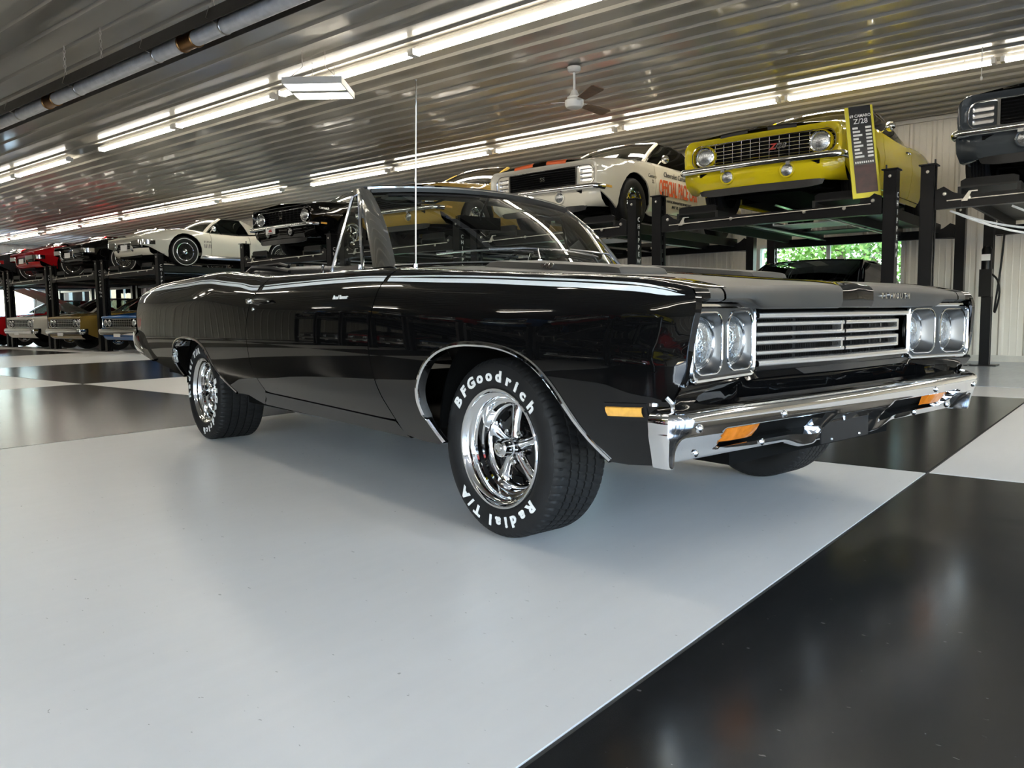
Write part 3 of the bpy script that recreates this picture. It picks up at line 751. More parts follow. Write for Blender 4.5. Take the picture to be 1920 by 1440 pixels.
# ---- grille
def gx(y): return .770-.018*min(1, abs(y)/.48)
gr = MB(); gr.grid([[(.70, y, z) for z in frange(.585, .785, 2)] for y in frange(-.50, .50, 2)])
gr.grid([[(.70, y, .785), (.79, y, .785)] for y in (-.5, .5)]); gr.grid([[(.70, y, .585), (.765, y, .585)] for y in (-.5, .5)])
grille = gr.build('grille', 'void', CAR, smooth=False)
m = MB()
for k in range(90):
    y = -.46+k*.92/89; m.box((.701, y-.0012, .60), (.706, y+.0012, .75))
m.build('radiator_fins', 'dark_plastic', grille, smooth=False)['kind'] = 'stuff'
def bar(z, h, y0=-.475, y1=.475, d=.012, fwd=0., name='grille_bar', mt='chrome_dull'):
    m = MB(); ys = sorted(set([y0, y1]+[y for y in (-.24, 0., .24) if y0 < y < y1])); sec = []
    rows = [[(gx(y)+fwd-d, y, z-h), (gx(y)+fwd, y, z-h*.6), (gx(y)+fwd+.002, y, z), (gx(y)+fwd, y, z+h*.6), (gx(y)+fwd-d, y, z+h)] for y in ys]
    m.grid(rows, cv=True); return m.build(name, mt, grille, ang=50)
bar(.7475, .0115, d=.016, fwd=.008, mt='grille_silver'); bar(.607, .0125, d=.016, fwd=.008, mt='grille_silver')
for z in (.721, .692, .667, .637):
    bar(z, .0088, -.475, -.005, mt='grille_silver'); bar(z, .0088, .005, .405, mt='grille_silver')
for za, zb in ((.721, .692), (.667, .637)):
    for y in (-.02, .40):
        m = MB(); x = gx(y); m.box((x-.03, y-.006, zb-.005), (x+.001, y+.006, za+.005)); m.build('grille_post', 'grille_silver', grille, smooth=False)
for y in (-.24, -.235, .12, .25, .33):
    m = MB(); m.box((.722, y-.005, .60), (.728, y+.005, .752)); m.build('grille_strut', 'dark_plastic', grille, smooth=False)
# body-colour apron between grille and bumper
m = MB(); rows = []
for y in frange(-.90, .90, 37):
    a = abs(y); k = sstep(.46, .60, a); xt = lerp(gx(y)-.004, bez_x(max(a, .5))-.006, k); zt_ = lerp(.596, .577, k); e = sstep(.80, .92, a)
    rows.append([(xt-.05, y, zt_+.004), (xt-.004, y, zt_), (xt+.002, y, zt_-.010), (xt-.012+.01*(1-k), y, zt_-.032), (xt-.022, y, zt_-.040), (xt-.035-.02*e, y, .505), (xt-.06, y, .47), (xt-.10, y, .40)])
m.grid(rows); m.build('front_apron', 'paint_black', CAR, ang=40)

# ---- front bumper: a pressed chrome section following a plan curve, with recesses for lamps and plate
pl = smooth_path([(.752,-.952),(.785,-.951),(.818,-.941),(.838,-.915),(.846,-.86),(.852,-.70),(.858,-.45),(.862,-.2),(.864,0.)], 6)
pl = pl + [(x, -y) for x, y in reversed(pl[:-1])]
arc = [0.]
for a, c in zip(pl, pl[1:]): arc.append(arc[-1]+math.hypot(c[0]-a[0], c[1]-a[1]))
LT = arc[-1]; fx = curve(list(zip(arc, [p[0] for p in pl]))); fy = curve(list(zip(arc, [p[1] for p in pl])))
SEC = curve([(0., -.085), (.055, -.030), (.085, -.004), (.1, 0.), (.115, -.001), (.132, -.006), (.16, -.026), (.20, -.060), (.235, -.090), (.25, -.108)])
SZ = curve([(0., .517), (.055, .510), (.085, .497), (.1, .484), (.115, .468), (.132, .451), (.16, .428), (.20, .396), (.235, .364), (.25, .360)])
def bump_f(s, t):
    x, y = fx(s), fy(s); tx, ty = fx(s+.004)-fx(s-.004), fy(s+.004)-fy(s-.004); l = math.hypot(tx, ty); nx, ny = ty/l, -tx/l
    d, z = SEC(t), SZ(t); a = abs(y)
    d += .0025*sstep(.12, .128, t)*-1*sstep(.95, .93, a)
    z -= .026*sstep(.36, .22, a)*sstep(.17, .25, t)                                    # lower centre drops a little
    slot = sstep(.130, .138, t)*sstep(.204, .196, t)*sstep(.185, .205, a-.10*(t-.16))*sstep(.735, .72, a+.55*(t-.16))
    lic = sstep(.150, .162, t)*sstep(.175, .158, a-.25*(t-.2))
    d -= .050*max(slot, 0)*(1-lic)+.030*lic
    wrap = sstep(.895, .945, a); d *= lerp(1, .55, wrap*sstep(.1, .0, t)); d *= lerp(1, .22, wrap*sstep(.11, .14, t))
    return Vector((x+nx*d, y+ny*d, z))
bm_o = panel([(0, 0), (LT, 0), (LT, .25), (0, .25)], bump_f, .0135, .0062, 'chrome', 'front_bumper', CAR, ang=75)
bm_o.data.materials.append(MATS['void'])
for p in bm_o.data.polygons:
    c = p.center; a = abs(c.y)
    if a < .74 and .37 < c.z < .455:
        tt = next((q/400 for q in range(44, 100) if SZ(q/400) <= c.z), .25)
        if .853+SEC(tt)-c.x > .030 and a > .18: p.material_index = 1
for yy, t in ((-.86, .118), (-.80, .212), (-.48, .214), (-.50, .112), (.86, .118), (.80, .212), (.48, .214), (.50, .112)):
    s = min(range(len(pl)), key=lambda i: abs(pl[i][1]-yy)); p = bump_f(arc[s], t); q = MB(); q.lathe([(0, .008), (.006, .0072), (.0105, .004), (.012, -.004)], tuple(p), 'x', 14); q.build('bumper_bolt', 'chrome', bm_o)
for s in (-1, 1):
    m = MB(); rows = []
    for k in range(9):
        y = lerp(.545, .70, k/8); e = min(k, 8-k)/2.; e = min(1, e)
        rows.append([(.775, s*y, .402), (.786+.008*e, s*y, .406), (.802+.008*e, s*y, .426), (.814+.006*e, s*y, .446), (.79, s*y, .452)])
    m.grid(rows, cv=True); m.face(range(5)); m.face([len(m.v)-5+k for k in range(5)]); tl = m.build('turn_signal', 'amber', bm_o)
m = MB(); m.box((.775, -.152, .335), (.780, .152, .438)); lp = m.build('licence_plate', 'dark_plastic', bm_o, smooth=False)
for y in (-.09, .09):
    for z in (.345, .425):
        q = MB(); q.lathe([(0, .005), (.004, .004), (.005, 0)], (.780, y, z), 'x', 8); q.build('plate_bolt', 'chrome_dull', lp)
# bumper bracket bits at the wing corner
m = MB(); m.tube([(.79, -.90, .515), (.80, -.915, .53), (.79, -.925, .545)], .006, 6); m.lathe([(.007, -.004), (.012, -.004), (.012, .004), (.007, .004), (.007, -.004)], (.765, -.945, .527), 'z', 12); m.build('bumper_bracket', 'chrome_dull', bm_o)

# ---- side marker lamp
def on_flank(x, z, off): p = m_side(x, z, off); return p
m = MB(); o4 = [(.584,.518),(.717,.523),(.723,.479),(.595,.473)]
m.grid([[m_side(lerp(o4[3][0], o4[0][0], v)+u*lerp(o4[2][0]-o4[3][0], o4[1][0]-o4[0][0], v), lerp(lerp(o4[3][1], o4[2][1], u), lerp(o4[0][1], o4[1][1], u), v), e) for v in (0, .5, 1)] for u, e in ((0, .000), (0, .004), (.5, .005), (1, .004), (1, 0.))]); mk = m.build('side_marker', 'dark_plastic', FENDER)
m = MB(); i4 = [(.594,.508),(.709,.513),(.711,.486),(.602,.481)]
m.grid([[m_side(lerp(i4[3][0], i4[0][0], v)+u*lerp(i4[2][0]-i4[3][0], i4[1][0]-i4[0][0], v), lerp(lerp(i4[3][1], i4[2][1], u), lerp(i4[0][1], i4[1][1], u), v), e) for v, e in ((0, .004), (.08, .010), (.5, .0125), (.92, .010), (1, .004))] for u in (0, .06, .5, .94, 1)]); m.build('marker_lens', 'amber_pale', mk)

# ---- door furniture
m = MB(); rows = []
for k in range(11):
    t = k/10; x = lerp(-1.90, -1.60, t); w = .015*math.sin(PI*(.15+.8*t))+.004; h = .016+.012*math.sin(PI*t); p = m_side(x, .848-.012*t)
    rows.append([p+Vector((0, .002, -w)), p+Vector((0, -h, -w*.5)), p+Vector((0, -h-.004, w*.3)), p+Vector((0, .002, w))])
m.grid(rows); p = m_side(-1.845, .84); m.lathe([(0, -.034), (.012, -.033), (.014, -.026), (.014, .0)], tuple(p), 'y', 14); m.build('door_handle', 'chrome', DOOR)
m = MB(); p = m_side(-1.835, .800); m.lathe([(0, -.005), (.008, -.0045), (.0095, -.001), (.0095, .003)], tuple(p), 'y', 14); m.build('door_lock', 'chrome', DOOR)
me = text_mesh('Road Runner', .024, .002, 'letter_white', .0004, shear=.3); p = m_side(-.905, .838, .002); q = m_side(-.86, .838, .002); u_ = m_side(-.905, .848, .002)
place_mesh(me, p, q-p, u_-p, DOOR, 'door_script')
m = MB(); p = m_side(-2.02, .985); 
# rear lamp end and rear bumper
m = MB(); rows = []
for z in frange(.66, .93, 8):
    rows.append([(-4.235, -m_Y(-4.235, z)-.002, z), (-4.26, -m_Y(-4.235, z)+.01, z), (-4.28, -.80, z), (-4.29, -.4, z), (-4.295, 0, z)])
m.grid(rows); m.mirror_y(); m.build('tail_panel', 'paint_black', CAR, merge=.001)
m = MB(); p = m_side(-4.12, .735); m.box((-4.16, p.y-.004, .70), (-4.08, p.y+.01, .76)); m.build('rear_marker', 'red_lens', QUARTER, smooth=False)
path = smooth_path([(-3.74,-.928,.472),(-3.90,-.936,.52),(-4.06,-.938,.575),(-4.18,-.930,.618),(-4.27,-.88,.635),(-4.31,-.6,.64),(-4.32,-.3,.64),(-4.32,0.,.64)], 4)
m = MB(); rows = []
for i, (x, y, z) in enumerate(path):
    k = sstep(0, 10, i); w = lerp(.006, .045, k)
    n = Vector((0, -1, 0)).lerp(Vector((-1, 0, 0)), sstep(10, 17, i)); rows.append([Vector((x, y, z+w))-n*.03, Vector((x, y, z+w))+n*.004, Vector((x, y, z))+n*.014, Vector((x, y, z-w*1.2))+n*.002, Vector((x, y, z-w*1.3))-n*.03])
m.grid(rows); m.mirror_y(); m.build('rear_bumper', 'chrome', CAR, ang=60, merge=.001)
# deck and boot lid
m = MB(); rows = []
for x in frange(-2.75, -4.27, 14):
    e = m_yt(x)-.125; zc = m_zt(x)+.007; rows.append([(x, e*k, zc+.02*(1-k*k)) for k in frange(-1, 1, 13)])
m.grid(rows); m.build('trunk_lid', 'paint_black', CAR)

# ---- windshield, pillars, cowl
def ws(u, v, off=0.):
    """u -1..1 right to left, v 0..1 bottom to top"""
    b0 = Vector((-.62-.235*abs(u)**2.2, .72*u, .985-.018*u*u)); t0 = Vector((-1.155-.075*abs(u)**2.2, .625*u, 1.372-.028*abs(u)**2))
    p = b0.lerp(t0, v); p.x += .02*math.sin(PI*v); p.z += .02*math.sin(PI*v); return p
glass = MB(); glass.grid([[ws(u, v) for v in frange(0, 1, 9)] for u in frange(-1, 1, 25)])
wsg = glass.build('windshield', 'glass_clear', CAR)
m = MB(); m.tube([ws(u, 1.0)+Vector((-.005, 0, .006)) for u in frange(-1, 1, 25)], .013, 8); m.build('header_moulding', 'chrome', wsg)
m = MB(); m.sweep([ws(u, 1.0)+Vector((-.055, 0, -.005)) for u in frange(-1, 1, 25)], [(-.05, -.014), (-.05, .012), (.05, .018), (.05, -.014)]); m.build('header_rail', 'vinyl_black', CAR)
m = MB(); m.sweep([ws(u, .955)+Vector((.0, 0, .0)) for u in frange(-.985, .985, 25)], [(-.016, -.016), (-.016, .016), (.004, .016), (.004, -.016)]); m.build('windshield_gasket', 'dark_plastic', wsg)
for s in (-1, 1):
    m = MB(); rows = []
    for v in frange(-.02, 1.03, 12):
        p = ws(s, v); d = Vector((1, 0, 0)); o_ = Vector((0, s, 0)); k = lerp(.15, .10, v)
        rows.append([p+d*.012-o_*.004, p+d*.008+o_*.012, p-d*.02+o_*.024, p-d*k*.55+o_*.03, p-d*k*.9+o_*.026, p-d*k+o_*.01, p-d*k*.8-o_*.02, p-d*.01-o_*.02])
    m.grid(rows, cv=True); m.face(range(8)); m.face([len(m.v)-8+k for k in range(8)]); m.build('windshield_pillar', 'chrome', CAR, ang=40)
    # vent window
    a = Vector((-1.045, s*.765, .962)); b_ = Vector((-1.325, s*.775, .966)); c = Vector((-1.300, s*.665, 1.318)); a2 = Vector((-1.235, s*.668, 1.318))
    m = MB(); m.tube([a, b_, c, a2, a], .0085, 6); vf = m.build('vent_window_frame', 'chrome', CAR)
    m = MB(); m.poly([a, b_, c, a2]); m.build('vent_glass', 'glass_clear', vf, smooth=False)
    m = MB(); m.box((-1.32, s*.772-.006, .965), (-1.06, s*.772+.006, .985)); m.build('vent_sill', 'chrome_dull', vf, smooth=False)
m = MB(); rows = []
for y in frange(-.76, .76, 25):
    u = y/.76; p = ws(max(-1, min(1, u*1.03)), 0); xf_ = lerp(-.70, -.60, 1-min(1, (y/.73)**2))-.008; zf = hood_z(xf_, y)-.004
    rows.append([(xf_, y, zf-.02), (xf_, y, zf), (lerp(xf_, p.x, .5), y, lerp(zf, p.z, .5)-.012), (p.x-.02, y, p.z-.006), (p.x-.12, y, p.z-.03)])
m.grid(rows); m.build('cowl', 'paint_black', CAR)
m = MB(); m.tube([ws(u, .0)+Vector((.008, 0, .004)) for u in frange(-1, 1, 25)], .007, 6); m.build('lower_moulding', 'chrome', wsg)
for (px, py), (u0, v0), (u1, v1) in ((( -.60, -.12), (-.15, .10), (-.78, .085)), ((-.63, .42), (.50, .10), (-.12, .13))):
    piv = Vector((px, py, hood_z(px, py)+.03)); a = ws(u0, v0)+Vector((.03, 0, .03)); b_ = ws((u0+u1)/2, (v0+v1)/2+.02)+Vector((.016, 0, .016))
    m = MB(); m.tube([piv, piv+(a-piv)*.5+Vector((0, 0, .02)), a.lerp(b_, .3), b_], .005, 6); m.lathe([(0, .03), (.014, .028), (.016, .0)], tuple(piv-Vector((0, 0, .03))), 'z', 10); wa = m.build('wiper_arm', 'chrome_dull', CAR)
    m = MB(); m.tube([ws(lerp(u0, u1, t), lerp(v0, v1, t)+.02*math.sin(PI*t))+Vector((.010, 0, .010)) for t in frange(0, 1, 9)], .0055, 6); m.build('wiper_blade', 'chrome_dull', wa)
m = MB(); m.tube([(-.62, -.765, .935), (-.617, -.765, .965)], .010, 8); m.tube([(-.617, -.765, .965), (-.60, -.767, 1.30), (-.575, -.77, 1.665)], [.0036, .003, .002], 6); m.lathe([(0, .006), (.004, .0), (0, -.006)], (-.575, -.77, 1.665), 'z', 6); m.build('antenna', 'chrome', CAR)

# ---- cabin
m = MB(); rows = []
for y in frange(-.72, .72, 15):
    k = abs(y)/.72; x = -.80-.10*k*k; rows.append([(x+.06, y, .945), (x-.06, y, .968), (x-.22, y, .972), (x-.30, y, .955), (x-.32, y, .90), (x-.26, y, .78), (x-.2, y, .6)])
m.grid(rows); dash = m.build('dashboard', 'vinyl_black', CAR, ang=40)
m = MB(); m.lathe([(.03, 0), (.045, .012), (.05, .02)], (0, 0, 0), 'z', 12)
swm = MB(); C_ = Vector((-1.32, .37, .955)); ax = Vector((-.82, 0, .57)).normalized(); e1 = Vector((0, 1, 0)); e2 = ax.cross(e1)
swm.tube([C_+(e1*math.cos(2*PI*k/32)+e2*math.sin(2*PI*k/32))*.19 for k in range(32)], .0105, 8, closed=True)
st = swm.build('steering_wheel', 'dark_plastic', CAR)
m = MB(); m.tube([C_+e1*.185, C_-ax*.03, C_-e1*.185], .008, 6); m.tube([C_-e2*.185, C_-ax*.03], .008, 6); m.tube([C_-ax*.02, C_-ax*.35], .02, 8); m.build('steering_spokes', 'chrome_dull', st)
m = MB(); mc = Vector((-1.20, 0.0, 1.225)); m.box(tuple(mc+Vector((-.012, -.13, -.032))), tuple(mc+Vector((.012, .13, .032)))); m.tube([mc, mc+Vector((.02, 0, .05)), ws(0, .93)], .007, 6); m.build('rear_view_mirror', 'dark_plastic', CAR)
for s in (-1, 1):
    m = MB(); pts = [ws(s*u, .93)+Vector((-.05, 0, -.015)) for u in frange(.12, .86, 9)]
    m.sweep(pts, [(-.07, -.008), (-.075, 0), (-.07, .008), (.04, .008), (.045, 0), (.04, -.008)]); m.build('sun_visor', 'vinyl_black', CAR)
    m = MB(); m.tube([ws(s*.95, .92)+Vector((-.02, 0, -.02)), ws(s*.80, .90)+Vector((-.06, 0, -.03)), ws(s*.45, .90)+Vector((-.07, 0, -.03)), ws(s*.36, .93)+Vector((-.05, 0, -.02))], .006, 6); m.build('visor_rod', 'chrome', CAR)
    # inner door trim, lock knob
    m = MB(); rows = []
    for x in frange(-.75, -1.78, 12):
        rows.append([(x, s*.80, .962), (x, s*.775, .955), (x, s*.765, .90), (x, s*.76, .60), (x, s*.77, .35)])
    m.grid(rows); dt = m.build('door_trim', 'vinyl_black' if s < 0 else 'vinyl_tan', CAR)
    m = MB(); m.lathe([(0, .045), (.007, .043), (.008, .036), (.005, .03), (.005, 0)], (-1.36, s*.80, .955), 'z', 10); m.build('lock_knob', 'chrome', dt)
    # rear side trim
    m = MB(); rows = []
    for x in frange(-1.80, -2.75, 8):
        rows.append([(x, s*(m_yt(x)-.07), m_zt(x)+.003), (x, s*.70, m_zt(x)-.01), (x, s*.66, .85), (x, s*.66, .40)])
    m.grid(rows); m.build('rear_side_trim', 'vinyl_black', CAR)
    # bucket seats
    m = MB(); rows = []
    for z, xc, t, w in ((.40, -1.62, .05, .20), (.55, -1.66, .07, .25), (.75, -1.72, .075, .26), (.88, -1.77, .06, .24), (.93, -1.79, .03, .20)):
        rows.append([(xc+t*math.cos(a), s*.36+w*math.sin(a)*(abs(math.sin(a))**-.25 if abs(math.sin(a)) > .05 else 1), z) for a in frange(0, 2*PI*15/16, 16)])
    m.grid(rows, cv=True); m.face([len(m.v)-16+k for k in range(16)]); m.build('seat_back', 'vinyl_black', CAR, ang=50)
    m = MB(); m.box((-1.62, s*.36-.25, .36), (-1.12, s*.36+.25, .50)); m.build('seat_cushion', 'vinyl_black', CAR, smooth=False)
m = MB(); rows = []
for y in frange(-.62, .62, 9): rows.append([(-2.28, y, .45), (-2.42, y, .70), (-2.50, y, .90), (-2.56, y, .935), (-2.64, y, .92), (-2.66, y, .60)])
m.grid(rows); m.build('rear_seat_back', 'vinyl_black', CAR, ang=50)
m = MB(); m.box((-2.40, -.60, .36), (-1.95, .60, .48)); m.build('rear_seat_cushion', 'vinyl_black', CAR, smooth=False)
# folded soft top
m = MB(); rows = []
for x, h in ((-2.30, .0), (-2.34, .045), (-2.46, .075), (-2.62, .08), (-2.76, .06), (-2.84, .0)):
    rows.append([(x, y, 1.0+h*(1-.25*abs(y)/.66)-.03*(abs(y)/.66)**6) for y in frange(-.68, .68, 17)])
m.grid(rows); m.face(range(17)); ft = m.build('folded_soft_top', 'vinyl_black', CAR, ang=45)
for s in (-1, 1):
    m = MB(); m.tube([(-2.80, s*.62, 1.02), (-2.55, s*.66, 1.05), (-2.25, s*.67, 1.03), (-1.98, s*.69, 1.0)], [.012, .016, .016, .010], 6); m.tube([(-2.45, s*.66, 1.055), (-2.22, s*.64, 1.055), (-2.1, s*.64, 1.035)], .010, 6); m.build('top_frame_bow', 'steel_black', ft)
m = MB(); m.box((-2.5, -.74, .26), (-.42, .74, .34)); m.box((-4.1, -.72, .36), (-3.3, .72, .55)); m.box((-3.35, -.56, .30), (-2.5, .56, .40)); m.box((-.42, -.50, .30), (.68, .50, .42)); m.build('floor_pan', 'void', CAR, smooth=False)
for x in (0., -2.946):
    for s in (-1, 1):
        m = MB(); m.lathe([(.405, 0), (.425, -s*.02), (.425, -s*.33), (0.0, -s*.33)], (x+(.105 if x == 0 else .17), s*.88, .345), 'y', 24, 0, PI); m.build('wheel_house', 'void', CAR)
m = MB(); m.tube([(-.45, -.45, .20), (-2.4, -.45, .20), (-2.7, -.5, .24)], .03, 8); m.tube([(-.45, .45, .20), (-2.4, .45, .20)], .03, 8); m.build('exhaust_pipe', 'chrome_dull', CAR)
m = MB(); m.tube([(-2.946, -.6, .30), (-2.946, .6, .30)], .04, 10); m.lathe([(0, -.13), (.11, -.08), (.13, 0), (.11, .08), (0, .13)], (-2.946, 0, .30), 'y', 16); m.build('rear_axle', 'void', CAR)

# ---- wheels
def tire_mesh(rt, rb, w, ribs=5, pitches=66, name='tire'):
    """axis along y, outer face towards -y, y = 0 at the rim lip"""
    m = MB()
    side = [(rb-.004, .012), (rb+.004, .002), (rb+.018, -.008), (rb+.045, -.0135), (rt-.034, -.0115), (rt-.018, -.004)]
    m.lathe(side, n=96); m.lathe([(r, w-.02-h) for r, h in side], n=96)
    na = pitches*6; cols = []
    y0, y1 = -.004, w-.016; sh = .022
    cols.append((rt-.018, y0, 0, 0)); cols.append((rt-.009, y0+.006, .003, 9)); cols.append((rt-.003, y0+sh*.75, .006, 9))
    ya, yb = y0+sh, y1-sh; rw = (yb-ya)/ribs
    for k in range(ribs):
        a, c = ya+k*rw, ya+(k+1)*rw; gw = .0035
        cols += [(rt-.001, a+gw, .006, k), (rt, (a+c)/2, .0035, k+.5), (rt-.001, c-gw, .006, k+1)]
        if k < ribs-1: cols += [(rt-.0085, c-gw*.6, 0, 0), (rt-.0085, c+gw*.6, 0, 0)]
    cols.append((rt-.003, y1-sh*.75, .006, 9)); cols.append((rt-.009, y1-.006, .003, 9)); cols.append((rt-.018, y1, 0, 0))
    rows = []
    for i in range(na):
        a = 2*PI*i/na; row = []
        for r, y, d, k in cols:
            j = int(i+k*2.0) % 6; rr = r-(d if j == 0 else 0); row.append((rr*math.cos(a), y, rr*math.sin(a)))
        rows.append(row)
    m.grid(rows, cu=True); return m.mesh(name, 'rubber', ang=40, merge=.0002)
def rim_mesh(rb, dish, deep, name='wheel'):
    m = MB(); d = dish
    m.lathe([(rb+.002, .012), (rb+.003, .0), (rb, -.0045), (rb-.006, -.004), (rb-.010, .002), (rb-.013, .012), (rb-.020, .017), (rb-.028, .019), (rb-.033, .026), (rb-.035, d*.40), (rb-.042, d*.44), (rb-.044, d*.66), (rb-.051, d*.70), (rb-.053, d*.94), (rb-.056, d), (rb-.062, d+.004), (rb-.062, d+.03)], n=72)
    m.k = 1; m.lathe([(rb-.060, d+.020), (rb-.075, d+.012), (.075, d+.004), (.045, d), (0, d)], n=60)
    m.k = 0
    for k in range(5):
        a = PI/2+2*PI*k/5; ca, sa = math.cos(a), math.sin(a); rows = []
        for r, w, h in ((.030, .016, d-.016), (.055, .012, d-.014), (.085, .0125, d-.011), (.115, .016, d-.008), (.135, .021, d-.004), (rb-.058, .034, d-.002)):
            rows.append([(r*ca-s*w*sa, h+dh, r*sa+s*w*ca) for s, dh in ((-1.25, .016), (-.9, .003), (-.35, -.003), (.35, -.003), (.9, .003), (1.25, .016))])
        m.grid(rows)
    m.k = 2
    for k in range(5):
        a = PI/2+2*PI*(k+.5)/5; c = Vector((.120*math.cos(a), d+.006, .120*math.sin(a))); t = Vector((-math.sin(a), 0, math.cos(a))); r_ = Vector((math.cos(a), 0, math.sin(a)))
        m.poly([c+t*q[0]+r_*q[1] for q in ((-.025,-.006),(-.022,-.012),(.022,-.012),(.025,-.006),(.027,.006),(.02,.013),(-.02,.013),(-.027,.006))])
    return m.mesh(name, ['chrome', 'paint_black', 'void'], ang=38)
def hub_mesh(d): m = MB(); m.lathe([(.036, d), (.034, d-.022), (.030, d-.026), (.032, d-.031), (.031, d-.058), (.027, d-.064), (.019, d-.065), (.018, d-.0625), (.012, d-.0625), (.010, d-.066), (0, d-.0665)], n=28); return m.mesh('hub_cap', 'chrome', ang=30)
def lug_mesh(): m = MB(); m.lathe([(.010, .0), (.010, -.012), (.006, -.018), (0, -.0185)], n=6); return m.mesh('lug_nut', 'chrome', ang=20)
def letters(txt, a_mid, r, size, step, parent, sign=1):
    tot = sum(step*(.62 if ch in 'iIl1 /' else 1) for ch in txt); a = a_mid+tot/2
    for ch in txt:
        st_ = step*(.62 if ch in 'iIl1 /' else 1); a -= st_/2
        if ch != ' ':
            me = text_mesh(ch, size, .0024, 'letter_white', .0022, xs=1.22); ph = R(a)
            up = Vector((math.cos(ph), 0, math.sin(ph))); rt = Vector((math.sin(ph), 0, -math.cos(ph)))
            c = up*(r-.004); 
            place_mesh(me, c+Vector((0, -.0135, 0)), rt, up, parent, 'tire_letter')
        a -= st_/2
WHEELS = {}
def wheel(kind, x, s, zc, w, dish, rot):
    rt, rb = .307, .2045
    if kind not in WHEELS: WHEELS[kind] = (rim_mesh(rb, dish, w), tire_mesh(rt, rb, w), hub_mesh(dish-.014), lug_mesh())
    rm, tm, hm, lm = WHEELS[kind]
    o = link('wheel', rm, CAR, (x, s*.850, zc)); o.rotation_euler = (0, 0, 0 if s < 0 else PI)
    link('tire', tm, o); link('hub_cap', hm, o)
    for k in range(5):
        a = PI/2+2*PI*(k+.5)/5; link('lug_nut', lm, o, (.058*math.cos(a), dish-.004, .058*math.sin(a)))
    if s < 0:
        letters('BFGoodrich', 92+rot, .2515, .050, 12.2, o); letters('Radial T/A', 272+rot, .2515, .050, 12.2, o)
    return o
wheel('front', 0., -1, .307, .235, .085, 0); wheel('front', 0., 1, .307, .235, .085, 0)
wheel('rear', -2.946, -1, .307, .285, .115, -128); wheel('rear', -2.946, 1, .307, .285, .115, -128)

# ================================================================== CAR KIT for the other cars (same axes: x forward, y left, z up)
paint('proto', (.5, .5, .5))
def arch_pts(cx, cz, r, zb, sq=1.0, n=14):
    a0 = math.asin(max(-1, min(1, (zb-cz)/r)))
    return [(cx+r*math.cos(a)*sq, cz+r*math.sin(a)) for a in frange(a0, PI-a0, n)]       # front to rear
class Spec: pass
def side_fn(S):
    def Y(x, z):
        zT, yT, yM, zb = S.zt(x), S.yt(x), S.ym(x), S.zb
        c = [(zT, yT), (zT-.02, yT+(yM-yT)*.42), (zT-.07, yT+(yM-yT)*.72), (min(zT-.12, S.zm+.10), yM-.012), (S.zm, yM), (S.zm-.13, yM-.012), (zb+.10, yM-.04), (zb, yM-.09)]
        return curve(c)(z)
    def f(x, s, off=0.):
        zT = S.zt(x)
        if s <= zT: return Vector((x, -Y(x, s)-off, s))
        d = s-zT; return Vector((x, -(S.yt(x)-d), zT+.006*(1-math.exp(-d/.03))+off))
    S.Y, S.f = Y, f
